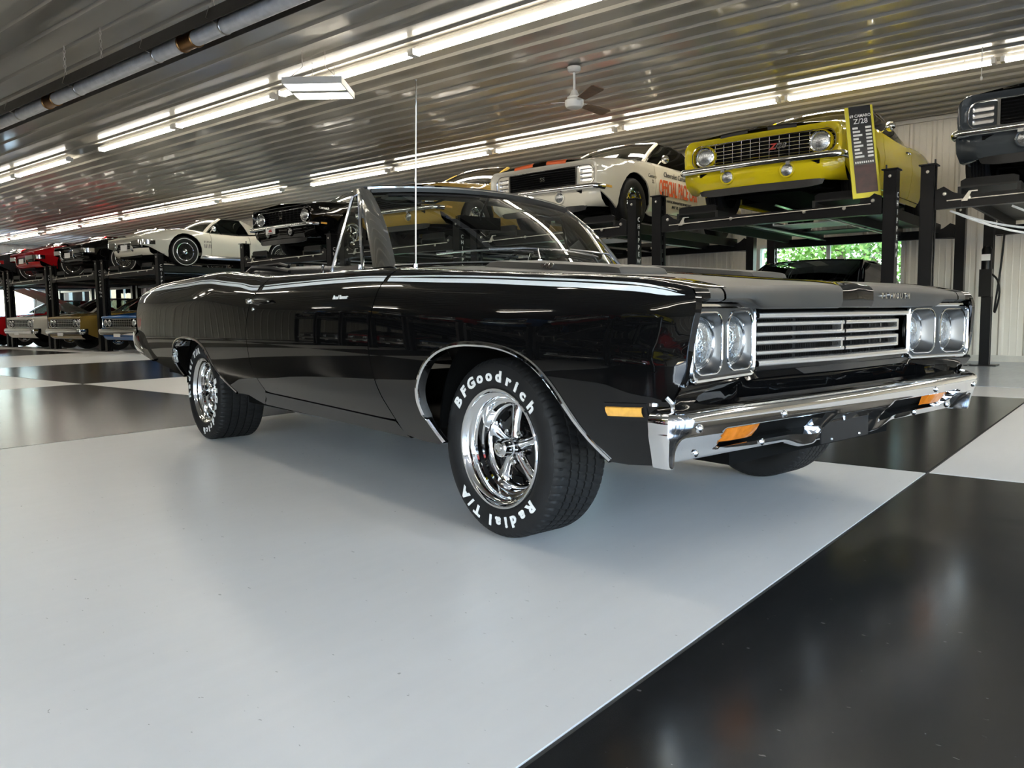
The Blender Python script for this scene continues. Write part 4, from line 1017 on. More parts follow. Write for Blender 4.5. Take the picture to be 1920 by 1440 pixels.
def body_sides(S, root):
    side_fn(S); g = .005; P = 'paint_proto'
    af = arch_pts(0, S.ca, S.ra, S.zb+.03, S.sqf); ar = arch_pts(-S.wb, S.ca, S.ra, S.zb+.06, S.sqr)
    def top(x0, x1, n, w): return [(x, S.zt(x)+w) for x in frange(x0, x1, n)]
    fen = [(S.xd+g, z) for z in frange(S.zb, S.zt(S.xd), 5)]+top(S.xd+g, S.xn, 10, S.wt)+[(S.xn, S.zt(S.xn))]+[(S.xn-.0, z) for z in (S.zt(S.xn)*.8+.2*S.znb,)]+[(S.xn-.01, S.znb)]+[(S.xn-.14, S.znb-.03)]+af+[(lerp(-S.ra, S.xd, .5), S.zb+.01)]
    door = [(S.xr+g, z) for z in frange(S.zb+.06, S.zt(S.xr), 5)]+[(S.xr+g, S.zt(S.xr)+.07), (S.xd-g, S.zt(S.xd)+.07)]+[(S.xd-g, z) for z in frange(S.zt(S.xd), S.zb+.06, 5)]
    rock = [(-S.wb+S.ra*S.sqr+.01, S.zb+.01), (-S.wb+S.ra*S.sqr+.01, S.zb+.052), (S.xd-g, S.zb+.052), (S.xd-g, S.zb)]
    qua = [(S.xr-g, z) for z in frange(S.zt(S.xr), S.zb+.06, 5)]+ar+[(-S.wb-S.ra-.15, S.zb+.12), (S.xt+.02, S.zb+.18), (S.xt, S.zt(S.xt)*.75), (S.xt, S.zt(S.xt))]+top(S.xt+.01, S.xr-g, 10, S.wt)
    out = []
    for nm, poly in (('front_fender', fen), ('door', door), ('rocker_panel', rock), ('quarter_panel', qua)):
        out += list(panel(poly, S.f, .11, .045, P, nm, root, flange=(0, .02, 0), mirror=True))
    # hood and deck
    def lid(x0, x1, name, crown, n=9):
        m = MB(); rows = []
        for x in frange(x0, x1, n):
            e = S.yt(x)-S.wt-.005; z0 = S.zt(x)+.006; rows.append([(x, e*k, z0+crown*(1-abs(k)**2.2)+S.ridge*math.exp(-(k/.12)**2)) for k in frange(-1, 1, 15)])
        m.grid(rows); return m.build(name, P, root)
    S.hood = lid(S.xn, S.xc, 'hood', S.crown); S.deck = lid(S.xb, S.xt, 'trunk_lid', .02)
    # tail panel
    m = MB(); rows = []
    for z in frange(S.zb+.18, S.zt(S.xt)+.005, 6):
        y = S.Y(S.xt, min(z, S.zt(S.xt))); rows.append([(S.xt, -y, z), (S.xt-.03, -y*.9, z), (S.xt-.05, 0, z), (S.xt-.03, y*.9, z), (S.xt, y, z)])
    m.grid(rows); m.build('tail_panel', P, root)
    # underbody, wheel houses
    m = MB(); m.box((-S.wb+.45, -.74, S.zb+.02), (-.45, .74, S.zb+.10)); m.box((-.45, -.50, S.zb+.02), (S.xn-.12, .50, S.zb+.2)); m.box((S.xt+.1, -.6, S.zb+.16), (-S.wb+.45, .6, S.zb+.30)); m.build('underbody', 'void', root, smooth=False)
    for x in (0, -S.wb):
        for s in (-1, 1):
            m = MB(); m.lathe([(S.ra*.99, 0), (S.ra+.03, -s*.03), (S.ra+.03, -s*.28), (0, -s*.28)], (x, s*(S.ym(x)-.04), S.ca), 'y', 14, 0, PI); m.build('wheel_house', 'void', root)
    return out
def greenhouse(S, root, soft=None):
    """S.A0, A1, C1, C0: pillar corner points on the +y side"""
    A0, A1, C1, C0 = (Vector(p) for p in (S.A0, S.A1, S.C1, S.C0)); P = 'paint_proto'; bow = S.bow
    def wsf(u, v):
        a = abs(u)**2.2; b0 = Vector((A0.x+bow*(1-a), A0.y*u, A0.z+.012*(1-a))); t0 = Vector((A1.x+bow*.6*(1-a), A1.y*u, A1.z+.022*(1-u*u))); p = b0.lerp(t0, v); return p+Vector((.015, 0, .02))*math.sin(PI*v)
    def rwf(u, v):
        a = abs(u)**2.2; b0 = Vector((C0.x-bow*.5*(1-a), C0.y*.86*u, C0.z+.01)); t0 = Vector((C1.x-bow*.4*(1-a), C1.y*u*.96, C1.z+.022*(1-u*u))); return b0.lerp(t0, v)+Vector((-.01, 0, .02))*math.sin(PI*v)
    m = MB(); m.grid([[wsf(u, v) for v in frange(0, 1, 6)] for u in frange(-1, 1, 15)]); wg = m.build('windshield', 'glass_far', root)
    m = MB(); m.tube([wsf(u, 0) for u in frange(-1, 1, 15)], .008, 5); m.tube([wsf(u, 1) for u in frange(-1, 1, 15)], .009, 5); m.build('windshield_moulding', 'chrome', wg)
    m = MB(); m.grid([[rwf(u, v) for v in frange(0, 1, 5)] for u in frange(-1, 1, 11)]); m.build('rear_window', 'glass_cabin_shade', root)
    top = soft or P
    m = MB(); rows = []
    for t in frange(0, 1, 9):
        row = []
        for u in frange(-1, 1, 15):
            a = wsf(u, 1); c = rwf(u, 1); p = a.lerp(c, t); p.z += .028*math.sin(PI*t)*(1-.4*u*u); row.append(p)
        rows.append(row)
    m.grid(rows); m.build('roof', top, root)
    for s in (-1, 1):
        fl = lambda p: Vector((p.x, s*p.y, p.z))
        m = MB(); rows = []
        for v in frange(-.03, 1.02, 7):
            p = fl(A0.lerp(A1, v)) + Vector((.015, 0, .02))*math.sin(PI*max(0, min(1, v))); d = Vector((1, 0, .3)).normalized(); o_ = Vector((0, s, 0))
            rows.append([p+d*.015, p+o_*.018, p-d*.045+o_*.015, p-d*.045-o_*.012, p-o_*.02])
        m.grid(rows, cv=True); m.build('front_pillar', top if soft is None else 'chrome', root, ang=45)
        # side glass and drip rail
        B0 = lerp(0, 1, 0); q0, q1 = A0+Vector((-.06, .03, .0)), A1+Vector((-.05, .006, -.01)); r1, r0 = C1+Vector((S.sg1, .006, -.01)), C0+Vector((S.sg0, .03, -.02))
        m = MB(); m.grid([[fl(q0.lerp(r0, t).lerp(q1.lerp(r1, t), v))+Vector((0, s*.025*math.sin(PI*v), 0)) for v in frange(0, 1, 5)] for t in frange(0, 1, 8)]); sg = m.build('side_window', 'glass_cabin_shade' if S.darkside else 'glass_far', root)
        m = MB(); m.tube([fl(q0), fl(q1), fl(q1.lerp(r1, .5)+Vector((0, .01, .022))), fl(r1), fl(r0)], .008, 5); m.build('window_moulding', 'chrome', sg)
        # sail panel
        rows = []; m = MB()
        for v in frange(0, 1, 6):
            a = fl(r0.lerp(r1, v))+Vector((0, s*.025*math.sin(PI*v), 0)); c = rwf(s*.98, v); c0 = fl(C0.lerp(C1, v)+Vector((0, .01*(1-v), 0)))
            rows.append([a, a.lerp(c0, .5)+Vector((0, s*.008, 0)), c0, c])
        m.grid(rows); m.build('sail_panel', top, root)
    # cabin
    m = MB(); m.box((C0.x+.1, -A0.y+.02, S.zb+.1), (A0.x-.3, A0.y-.02, S.zb+.16)); m.build('cabin_floor', 'vinyl_black', root, smooth=False)
    m = MB(); m.prism([(A0.x+.02, -A0.y+.03, A0.z-.03), (A0.x-.25, -A0.y+.03, A0.z-.02), (A0.x-.3, -A0.y+.03, A0.z-.2), (A0.x-.05, -A0.y+.03, A0.z-.3)], (0, 2*A0.y-.06, 0)); m.build('dashboard', 'vinyl_black', root, smooth=False)
    for s in (-1, 1):
        m = MB(); x = A0.x-1.0; m.prism([(x, s*.36-.23, S.zb+.2), (x-.16, s*.36-.23, A0.z+.05), (x-.26, s*.36-.23, A0.z+.03), (x-.14, s*.36-.23, S.zb+.2)], (0, .46, 0)); m.build('seat_back', 'vinyl_black', root, smooth=False)
    m = MB(); Cc = Vector((A0.x-.52, .36, A0.z-.01)); ax = Vector((-.9, 0, .43)).normalized(); e1 = Vector((0, 1, 0)); e2 = ax.cross(e1); m.tube([Cc+(e1*math.cos(2*PI*k/20)+e2*math.sin(2*PI*k/20))*.18 for k in range(20)], .011, 6, closed=True); m.build('steering_wheel', 'dark_plastic', root)

def simple_wheel(kind, rt, rb, w):
    m = MB()
    prof = [(rb-.004, .012), (rb+.005, .002), (rb+.03, -.009), (rt-.045, -.010), (rt-.02, -.003), (rt-.006, .010), (rt, .03)]
    n = 5; ya, yb = .03, w-.05
    for k in range(n): a = lerp(ya, yb, k/n); c = lerp(ya, yb, (k+1)/n); prof += [(rt, a+.004), (rt, c-.006), (rt-.008, c-.004), (rt-.008, c+.002)]
    prof += [(rt, w-.046), (rt-.006, w-.03), (rt-.03, w-.012), (rb, w-.02)]
    m.lathe(prof, n=40); tm = m.mesh('tire', 'rubber', ang=35)
    if kind == 'vette':
        q = MB(); q.lathe([(rt-.050, -.0105), (rt-.043, -.0112), (rt-.036, -.0105)], n=40); wm = q.mesh('whitewall_ring', 'letter_white')
    else: wm = None
    m = MB()
    if kind == 'rally':
        m.lathe([(rb+.002, .01), (rb+.002, 0), (rb-.006, -.005), (rb-.02, .0), (rb-.03, .02), (rb-.034, .03), (rb-.05, .034), (rb-.06, .02), (.10, .012), (.075, .02), (.06, .018), (.055, -.006), (.045, -.022), (.02, -.026), (0, -.0265)], n=36)
        m.k = 1
        for k in range(5):
            a = 2*PI*(k+.3)/5; c = Vector((.125*math.cos(a), .011, .125*math.sin(a))); t = Vector((-math.sin(a), 0, math.cos(a))); r_ = Vector((math.cos(a), 0, math.sin(a))); m.poly([c+t*i+r_*j for i, j in ((-.035, -.01), (.035, -.01), (.04, .012), (-.04, .012))])
        me = m.mesh('wheel', ['chrome', 'void'], ang=30)
    elif kind == 'vette':
        m.lathe([(rb+.002, .01), (rb+.002, 0), (rb-.006, -.005), (rb-.014, -.002), (rb-.02, .012)], n=36)
        m.k = 1; m.lathe([(rb-.02, .014), (.09, .03), (.05, .02)], n=36); m.k = 0
        for k in range(24):
            a = 2*PI*k/24; c0 = Vector((.05*math.cos(a), .012, .05*math.sin(a))); c1 = Vector(((rb-.02)*math.cos(a), .006, (rb-.02)*math.sin(a))); m.tube([c0, c1], .0035, 4, cap=False)
        m.lathe([(.055, .02), (.05, -.005), (.025, -.02), (0, -.022)], n=16)
        for a in (0, 2*PI/3, 4*PI/3):
            d = Vector((math.cos(a), 0, math.sin(a))); t = Vector((-math.sin(a), 0, math.cos(a))); m.prism([d*.01+t*.012+Vector((0, -.024, 0)), d*.07+t*.006+Vector((0, -.018, 0)), d*.07-t*.006+Vector((0, -.018, 0)), d*.01-t*.012+Vector((0, -.024, 0))], (0, .008, 0))
        me = m.mesh('wheel', ['chrome', 'lift_grey'], ang=30)
    else: me = rim_mesh(rb, .05, w)
    return me, tm, wm
def wheels(S, root, kind, w=.21):
    me, tm, wm = simple_wheel(kind, S.rt, S.rb, w)
    for x in (0, -S.wb):
        for s in (-1, 1):
            o = link('wheel', me, root, (x, s*(S.ym(x)-.045), S.rt)); o.rotation_euler = (0, 0, 0 if s < 0 else PI); link('tire', tm, o)
            if wm: link('whitewall_ring', wm, o)

def lamp(root, x, y, z, r, name='headlamp', ring='chrome', bucket=True, bm_='paint_proto'):
    m = MB(); m.lathe([(r*1.16, -.05), (r*1.16, .004), (r*1.09, .012), (r*.97, .010), (r*.95, .0)], (x, y, z), 'x', 24); o = m.build(name, ring, root)
    m = MB(); m.lathe([(r*.97, .0), (r*.8, .012), (r*.45, .022), (0, .026)], (x, y, z), 'x', 24); m.build('lamp_glass', 'lamp_lens', o)
    if bucket: m = MB(); m.lathe([(r*1.2, -.11), (r*1.25, -.02), (r*1.17, .0)], (x, y, z), 'x', 24); m.build('lamp_bucket', bm_, o)
    return o
def mirror_glass(root, x, y, z, s):
    m = MB(); m.tube([(x+.02, s*(y-.03), z-.07), (x+.02, s*(y+.03), z-.02)], .009, 6); m.lathe([(0, .03), (.03, .025), (.052, .005), (.058, -.02), (.055, -.035), (0, -.036)], (x, s*(y+.07), z), 'x', 16); m.build('door_mirror', 'chrome', root)
def handle(S, root, x, s):
    p = S.f(x, S.zt(x)-.13); m = MB(); m.tube([(x-.07, s*(-p.y-.002), p.z), (x-.06, s*(-p.y+.02), p.z), (x+.05, s*(-p.y+.02), p.z), (x+.07, s*(-p.y-.002), p.z)], .009, 6); m.lathe([(0, -.028), (.014, -.027), (.016, .0)] if s < 0 else [(0, .028), (.014, .027), (.016, .0)], (x-.06, s*-p.y, p.z), 'y', 10); m.build('door_handle', 'chrome', root)

# ------------------------------------------------------------------ pony car (four lamps layout with two variants of the nose)
def pony_spec():
    S = Spec(); S.wb = 2.743; S.zb = .20; S.zm = .60; S.rt = .325; S.rb = .196; S.ca = .335; S.ra = .385; S.sqf = 1.02; S.sqr = 1.0
    S.zt = curve([(.92,.775),(.80,.805),(.5,.855),(0,.895),(-.55,.93),(-1.2,.925),(-1.75,.935),(-2.2,.965),(-2.6,.97),(-3.1,.93),(-3.65,.85)])
    S.yt = curve([(.92,.79),(.5,.81),(-.5,.82),(-1.5,.82),(-2.4,.79),(-3.2,.75),(-3.65,.72)])
    S.ym = curve([(.92,.865),(.6,.905),(0,.93),(-1.2,.925),(-2.6,.94),(-3.3,.90),(-3.65,.85)])
    S.xn = .875; S.znb = .42; S.xd = -.52; S.xr = -1.80; S.xt = -3.62; S.wt = .09; S.xc = -.50; S.xb = -2.78; S.crown = .045; S.ridge = .012
    S.A0 = (-.52, .70, .945); S.A1 = (-1.13, .58, 1.31); S.C1 = (-2.02, .555, 1.30); S.C0 = (-2.66, .70, .985); S.bow = .15; S.sg0 = .42; S.sg1 = .05; S.darkside = True
    return S
def pony(kind, wheel_kind='rally', soft=None):
    S = pony_spec(); root = bpy.data.objects.new('proto', None); COL.objects.link(root)
    body_sides(S, root); greenhouse(S, root, soft); wheels(S, root, wheel_kind)
    vx = lambda y: .055*(1-min(1, abs(y)/.85))
    N = 60; outer = rrect(0, .605, .868, .185, .11, 15); inner = rrect(0, .613, .795, .122, .10, 15)
    m = MB(); rows = []
    for (y, z), (yi, zi) in zip(outer, inner):
        y2 = max(-.868, min(.868, y)); top_ = sstep(.70, .79, z); e_ = S.yt(S.xn)-S.wt; z += top_*max(0, S.zt(S.xn)+.004+S.crown*(1-min(1, abs(y)/e_)**2.2)+S.ridge*math.exp(-(y/e_/.12)**2)-.79)
        rows.append([(.83+vx(y), y2*1.0, z), (.872+vx(y), y2*.999, z), (.895+vx(y)-.02*(1-top_), y*.985, lerp(.605, z, .965)), (.885+vx(y), lerp(y, yi, .35), lerp(z, zi, .35)), (.82+vx(yi), yi, zi), (.76+vx(yi), yi*.99, lerp(.61, zi, .99))])
    m.grid(rows, cu=True); m.build('front_surround', 'paint_proto', root, ang=50)
    m = MB(); m.tube([(.822+vx(y), y, z) for y, z in inner], .008, 6, closed=True); gm = m.build('grille', 'chrome', root)
    m = MB(); m.grid([[(.76+vx(y), y, z) for z in (.48, .75)] for y in (-.80, -.4, 0, .4, .80)]); m.build('grille_back', 'void', gm, smooth=False)
    W = .53 if kind == 'rs' else .785
    for k in range(1, 6 if kind != 'rs' else 8):
        n = 6. if kind != 'rs' else 8.; z = lerp(.495, .73, k/n); m = MB(); h = .0042 if kind != 'rs' else .006
        m.grid([[(.795+vx(y)+dx, y, z+dz) for dx, dz in ((0, -h), (.006, 0), (0, h))] for y in (-W, -W/2, 0, W/2, W)]); m.build('grille_bar', 'chrome_dull' if kind != 'rs' else 'steel_black', gm, smooth=False)
    if kind != 'rs':
        for k in range(-6, 7):
            y = k*.105; m = MB(); m.box((.780+vx(y), y-.002, .493), (.792+vx(y), y+.002, .733)); m.build('grille_post', 'chrome_dull', gm, smooth=False)
        for s in (-1, 1): lamp(root, .838, s*.640, .612, .098)
    else:
        for s in (-1, 1):
            f = lambda y, z: Vector((.812+vx(y), s*y, z))
            slots = [rrect(.672, z, .085, .021, .012, 4) for z in (.668, .612, .556)]
            o = holes_plate(rrect(.668, .612, .122, .115, .05, 8), slots, f, 'paint_proto', 'headlamp_door', root)
            for sl in slots:
                m = MB(); rows = [[f(y, z) for y, z in sl], [f(y, z)+Vector((-.03, 0, 0)) for y, z in sl]]; m.grid(rows, cv=True); m.face(range(len(sl), 2*len(sl))); m.build('door_slot', 'chrome_dull', o)
            m = MB(); m.tube([f(*p) for p in rrect(.668, .612, .124, .117, .05, 8)], .007, 6, closed=True); m.build('door_moulding', 'chrome', o)
            m = MB(); m.box((.80, s*.545-.012, .497), (.86, s*.545+.012, .728)); m.build('grille_divider', 'chrome', gm, smooth=False)
    # bumper
    path = smooth_path([(.76,-.905,.452),(.86,-.900,.452),(.915,-.872,.452),(.938,-.80,.452),(.958,-.45,.452),(.982,0,.452),(.958,.45,.452),(.938,.80,.452),(.915,.872,.452),(.86,.900,.452),(.76,.905,.452)], 4)
    m = MB(); m.sweep(path, [(-.03, -.034), (.004, -.036), (.018, -.022), (.022, 0), (.014, .022), (-.002, .034), (-.05, .036)]); bp_ = m.build('front_bumper', 'chrome', root, ang=50)
    for s in (-1, 1):
        m = MB(); m.box((.955, s*.36-.022, .395), (.985, s*.36+.022, .425)); m.build('bumper_guard', 'chrome_dull', bp_, smooth=False)
    # valance
    m = MB(); rows = []
    for y in frange(-.885, .885, 33):
        e = sstep(.70, .885, abs(y)); v = vx(y); rows.append([(.84+v, y, .455), (.885+v-.06*e, y, .44), (.893+v-.07*e, y, .38), (.880+v-.09*e, y, .30), (.84+v-.16*e, y*.985, .228), (.78+v-.2*e, y*.97, .222)])
    m.grid(rows); va = m.build('valance', 'paint_proto', root, ang=50)
    m = MB(); rows = []
    for y in frange(-.70, .70, 15): v = vx(y); e = sstep(.55, .70, abs(y)); rows.append([(.82+v, y, .238), (.868+v-.04*e, y, .232), (.880+v-.05*e, y*.96, .150+.03*e), (.86+v-.05*e, y*.96, .150+.03*e)])
    m.grid(rows); m.build('chin_spoiler', 'dark_plastic', va, ang=20)
    for s in (-1, 1):
        m = MB(); x = .902+vx(.33); m.lathe([(.080, -.04), (.080, .002), (.073, .006), (.064, .0), (.063, -.012)], (x, s*.33, .345), 'x', 22); fo = m.build('parking_lamp', 'paint_proto', va)
        m = MB(); m.lathe([(.064, -.008), (.045, .002), (.0, .008)], (x, s*.33, .345), 'x', 20); m.build('parking_lens', 'lamp_lens', fo)
        m = MB(); m.box((.872+vx(.6), s*.60-.062, .375), (.8945+vx(.6)-.004, s*.60+.062, .415)); m.build('cooling_slot', 'void', va, smooth=False)
        mirror_glass(root, -.80, .83, 1.0, s); handle(S, root, -1.62, s)
        m = MB(); p = S.f(.62, .47); m.box((.57, s*-p.y-.006, .455), (.69, s*-p.y+.006, .485)); m.build('side_marker', 'amber_pale', root, smooth=False)
    # rear bumper and lamps
    m = MB(); m.sweep([(S.xt+.25, -.90, .52), (S.xt+.05, -.885, .52), (S.xt-.06, -.80, .52), (S.xt-.09, 0, .52), (S.xt-.06, .80, .52), (S.xt+.05, .885, .52), (S.xt+.25, .90, .52)], [(-.03, -.05), (.015, -.045), (.02, .03), (-.03, .045)]); m.build('rear_bumper', 'chrome', root, ang=40)
    # front running gear seen from below
    m = MB(); m.tube([(-.0, -.7, .26), (.0, -.35, .23), (.02, 0, .22), (0, .35, .23), (0, .7, .26)], .03, 8); m.box((.2, -.35, .17), (.55, .35, .26)); m.tube([(.3, -.62, .2), (.34, 0, .18), (.3, .62, .2)], .014, 8); m.build('front_suspension', 'void', root, smooth=False)
    for s in (-1, 1):
        m = MB(); m.tube([(-.5, s*.35, .20), (-2.2, s*.38, .19), (-2.7, s*.5, .24), (-3.5, s*.55, .26)], .028, 8); m.build('exhaust_pipe', 'chrome_dull', root)
    root['S'] = 1; return root, S
def hood_stripes(root, S, matn, y0=.11, y1=.42):
    hood = [c for c in root.children if c.name.startswith('hood')][0]
    for s in (-1, 1):
        m = MB(); rows = []
        for x in frange(S.xn+.002, S.xc+.02, 10):
            e = S.yt(x)-S.wt-.005; row = []
            for y in frange(y0, y1, 5): k = y/e; row.append((x, s*y, S.zt(x)+.006+S.crown*(1-k**2.2)+S.ridge*math.exp(-(k/.12)**2)+.0035))
            rows.append(row)
        rows.insert(0, [(p[0]+.028, p[1], p[2]-.022) for p in rows[0]]); rows.insert(0, [(p[0]+.002, p[1], p[2]-.03) for p in rows[0]])
        m.grid(rows); m.build('hood_stripe', matn, hood)

# ------------------------------------------------------------------ fibreglass sports car
def sports(soft=None):
    S = Spec(); S.wb = 2.49; S.zb = .18; S.zm = .58; S.rt = .335; S.rb = .20; S.ca = .345; S.ra = .395; S.sqf = 1.0; S.sqr = 1.0
    S.zt = curve([(.95,.62),(.8,.665),(.55,.74),(.25,.815),(0,.84),(-.3,.825),(-.8,.785),(-1.3,.775),(-1.8,.80),(-2.25,.85),(-2.6,.85),(-3.0,.79),(-3.4,.70)])
    S.yt = curve([(.95,.72),(.5,.745),(0,.76),(-1.2,.75),(-2.4,.765),(-3.0,.72),(-3.4,.66)])
    S.ym = curve([(.95,.80),(.6,.86),(0,.895),(-1.2,.87),(-2.4,.895),(-3.0,.86),(-3.4,.78)])
    S.xn = .93; S.znb = .44; S.xd = -.62; S.xr = -1.62; S.xt = -3.38; S.wt = .12; S.xc = -.52; S.xb = -2.35; S.crown = .015; S.ridge = .03
    S.A0 = (-.56, .64, .81); S.A1 = (-1.02, .53, 1.16); S.C1 = (-1.62, .50, 1.165); S.C0 = (-2.30, .58, .86); S.bow = .16; S.sg0 = .55; S.sg1 = .05; S.darkside = True
    root = bpy.data.objects.new('proto', None); COL.objects.link(root)
    body_sides(S, root); greenhouse(S, root, soft); wheels(S, root, 'vette', .2)
    m = MB(); rows = []
    for y in frange(-.80, .80, 29):
        a = abs(y)/.80; d = .02*(1-a**2)-.05*a**5; zt_ = S.zt(.93)+.004+.015*(1-a**2); rows.append([(.93, y, zt_), (.965+d, y, .612), (.970+d, y, .598), (.95+d, y, .580), (.88+d, y, .555), (.86+d, y, .52)])
    m.grid(rows); m.build('nose', 'paint_proto', root, ang=60)
    m = MB(); m.grid([[(.84, y, z) for z in (.30, .56)] for y in (-.62, .62)]); gm = m.build('grille', 'void', root, smooth=False)
    for z in (.40, .435, .47, .505): m = MB(); m.box((.85, -.55, z-.004), (.862, .55, z+.004)); m.build('grille_bar', 'chrome_dull', gm, smooth=False)
    m = MB(); rows = []
    for y in frange(-.82, .82, 17): a = abs(y)/.82; rows.append([(.90-.1*a**4, y, .385), (.905-.1*a**4, y, .36), (.88-.1*a**4, y, .29), (.80-.1*a**4, y, .24)])
    m.grid(rows); m.build('front_valance', 'paint_proto', root, ang=50)
    for s in (-1, 1):
        path = smooth_path([(.70, s*.885, .50), (.85, s*.86, .50), (.93, s*.78, .50), (.95, s*.6, .495), (.955, s*.36, .49)], 4)
        m = MB(); m.sweep(path, [(s*-.02, -.05), (s*.008, -.045), (s*.016, 0), (s*.008, .045), (s*-.02, .05)]); b_ = m.build('front_bumper', 'chrome', root, ang=50)
        m = MB(); m.sweep([(.955, s*.36, .53), (.965, s*.35, .48), (.955, s*.33, .38), (.92, s*.31, .33)], [(-.02, -.03), (.02, -.03), (.02, .01), (-.02, .01)], up=(1, 0, 0)); m.build('bumper_guard', 'chrome', b_, ang=50)
        m = MB(); m.lathe([(.035, 0), (.03, .012), (0, .018)], (.855, s*.62, .44), 'x', 14); m.build('parking_lamp', 'lamp_lens', root)
        # louvres, side pipe, mirror
        for k in range(5):
            x = -.44-k*.038; p = S.f(x, .60); q = S.f(x, .44); m = MB(); m.poly([(x-.006, s*-p.y+s*.003, .60), (x+.008, s*-p.y+s*.003, .60), (x+.008-.02, s*-q.y+s*.003, .44), (x-.006-.02, s*-q.y+s*.003, .44)]); m.build('fender_louvre', 'print_dark', root, smooth=False)
        m = MB(); m.tube([(-.42, s*.80, .24), (-.55, s*.86, .225), (-1.9, s*.87, .225), (-2.02, s*.88, .22)], [.05, .055, .055, .035], 10); m.build('side_pipe', 'chrome_dull', root)
        mirror_glass(root, -.72, .74, .89, s)
    m = MB(); m.box((.952, -.15, .355), (.957, .15, .475)); m.build('licence_plate', 'plate_white', root, smooth=False)
    m = MB(); m.tube([(-.05, -.65, .26), (0, 0, .23), (-.05, .65, .26)], .03, 8); m.build('front_suspension', 'void', root)
    return root, S

# ------------------------------------------------------------------ mid-size two-door with quad lamps
def coupe(nose='bars', soft=None):
    S = Spec(); S.wb = 2.90; S.zb = .24; S.zm = .62; S.rt = .33; S.rb = .196; S.ca = .34; S.ra = .385; S.sqf = 1.0; S.sqr = 1.0
    S.zt = curve([(.92,.80),(.8,.815),(.5,.85),(0,.885),(-.7,.93),(-1.5,.935),(-2.2,.96),(-2.8,.965),(-3.4,.93),(-4.05,.86)])
    S.yt = curve([(.92,.82),(.5,.83),(-.7,.84),(-1.5,.84),(-2.6,.81),(-4.05,.75)])
    S.ym = curve([(.92,.90),(.6,.93),(0,.945),(-1.2,.945),(-2.8,.94),(-4.05,.86)])
    S.xn = .87; S.znb = .44; S.xd = -.66; S.xr = -1.95; S.xt = -4.02; S.wt = .09; S.xc = -.62; S.xb = -3.0; S.crown = .03; S.ridge = .008
    S.A0 = (-.66, .72, .945); S.A1 = (-1.28, .585, 1.30); S.C1 = (-2.25, .56, 1.29); S.C0 = (-2.90, .70, .985); S.bow = .15; S.sg0 = .45; S.sg1 = .06; S.darkside = False
    root = bpy.data.objects.new('proto', None); COL.objects.link(root)
    body_sides(S, root); greenhouse(S, root, soft); wheels(S, root, 'rally')
    m = MB(); rows = []
    for y in frange(-.905, .905, 25): a = abs(y)/.905; d = -.02*a**4; rows.append([(.86, y, .815+.02*(1-a*a)), (.885+d, y, .805+.015*(1-a*a)), (.895+d, y, .785), (.885+d, y, .765), (.83+d, y, .760)])
    m.grid(rows); m.build('header_panel', 'paint_proto', root, ang=50)
    m = MB(); m.grid([[(.80, y, z) for z in (.46, .78)] for y in (-.88, .88)]); gm = m.build('grille', 'void', root, smooth=False)
    W = .46
    for k in range(5): z = .58+k*.04; m = MB(); m.box((.835, -W, z-.005), (.848, W, z+.005)); m.build('grille_bar', 'chrome_dull', gm, smooth=False)
    for k in range(-4, 5): m = MB(); m.box((.828, k*.1-.004, .575), (.836, k*.1+.004, .75)); m.build('grille_post', 'chrome_dull', gm, smooth=False)
    m = MB(); m.tube([(.86, y, z) for y, z in rrect(0, .662, .885, .105, .05, 6)], .011, 6, closed=True); m.build('grille_surround', 'chrome', gm)
    for s in (-1, 1):
        for y in (.575, .765): lamp(root, .845, s*y, .665, .075, bm_='dark_plastic')
        mirror_glass(root, -.95, .85, 1.0, s); handle(S, root, -1.75, s)
    path = smooth_path([(.72,-.955,.47),(.86,-.95,.47),(.93,-.90,.47),(.95,-.5,.47),(.955,0,.47),(.95,.5,.47),(.93,.90,.47),(.86,.95,.47),(.72,.955,.47)], 4)
    m = MB(); m.sweep(path, [(-.05, -.075), (.0, -.07), (.014, -.03), (.022, .02), (.008, .06), (-.05, .068)]); bp_ = m.build('front_bumper', 'chrome', root, ang=45)
    m = MB(); m.box((.96, -.15, .36), (.966, .15, .47)); m.build('licence_plate', 'plate_white', bp_, smooth=False)
    m = MB(); m.sweep([(S.xt+.25, -.91, .55), (S.xt+.02, -.88, .55), (S.xt-.07, -.75, .55), (S.xt-.09, 0, .55), (S.xt-.07, .75, .55), (S.xt+.02, .88, .55), (S.xt+.25, .91, .55)], [(-.03, -.06), (.015, -.05), (.02, .04), (-.03, .06)]); m.build('rear_bumper', 'chrome', root, ang=40)
    m = MB(); rows = []
    for y in frange(-.90, .90, 13): rows.append([(.84, y, .45), (.86, y, .40), (.83, y, .33), (.76, y, .28)])
    m.grid(rows); m.build('front_valance', 'paint_proto', root, ang=50)
    return root, S
def drop(o):
    for c in list(o.children): drop(c)
    bpy.data.objects.remove(o)
def put(proto, name, label, x, y, z, paint_name, extra=None, group=None, rz=-PI/2):
    o = copy_tree(proto, None, {'paint_proto': paint_name, **(extra or {})})
    o.name = name; o.location = (x, y, z); o.rotation_euler = (0, 0, rz); tag(o, label, 'car', group)
    if 'S' in o: del o['S']
    return o

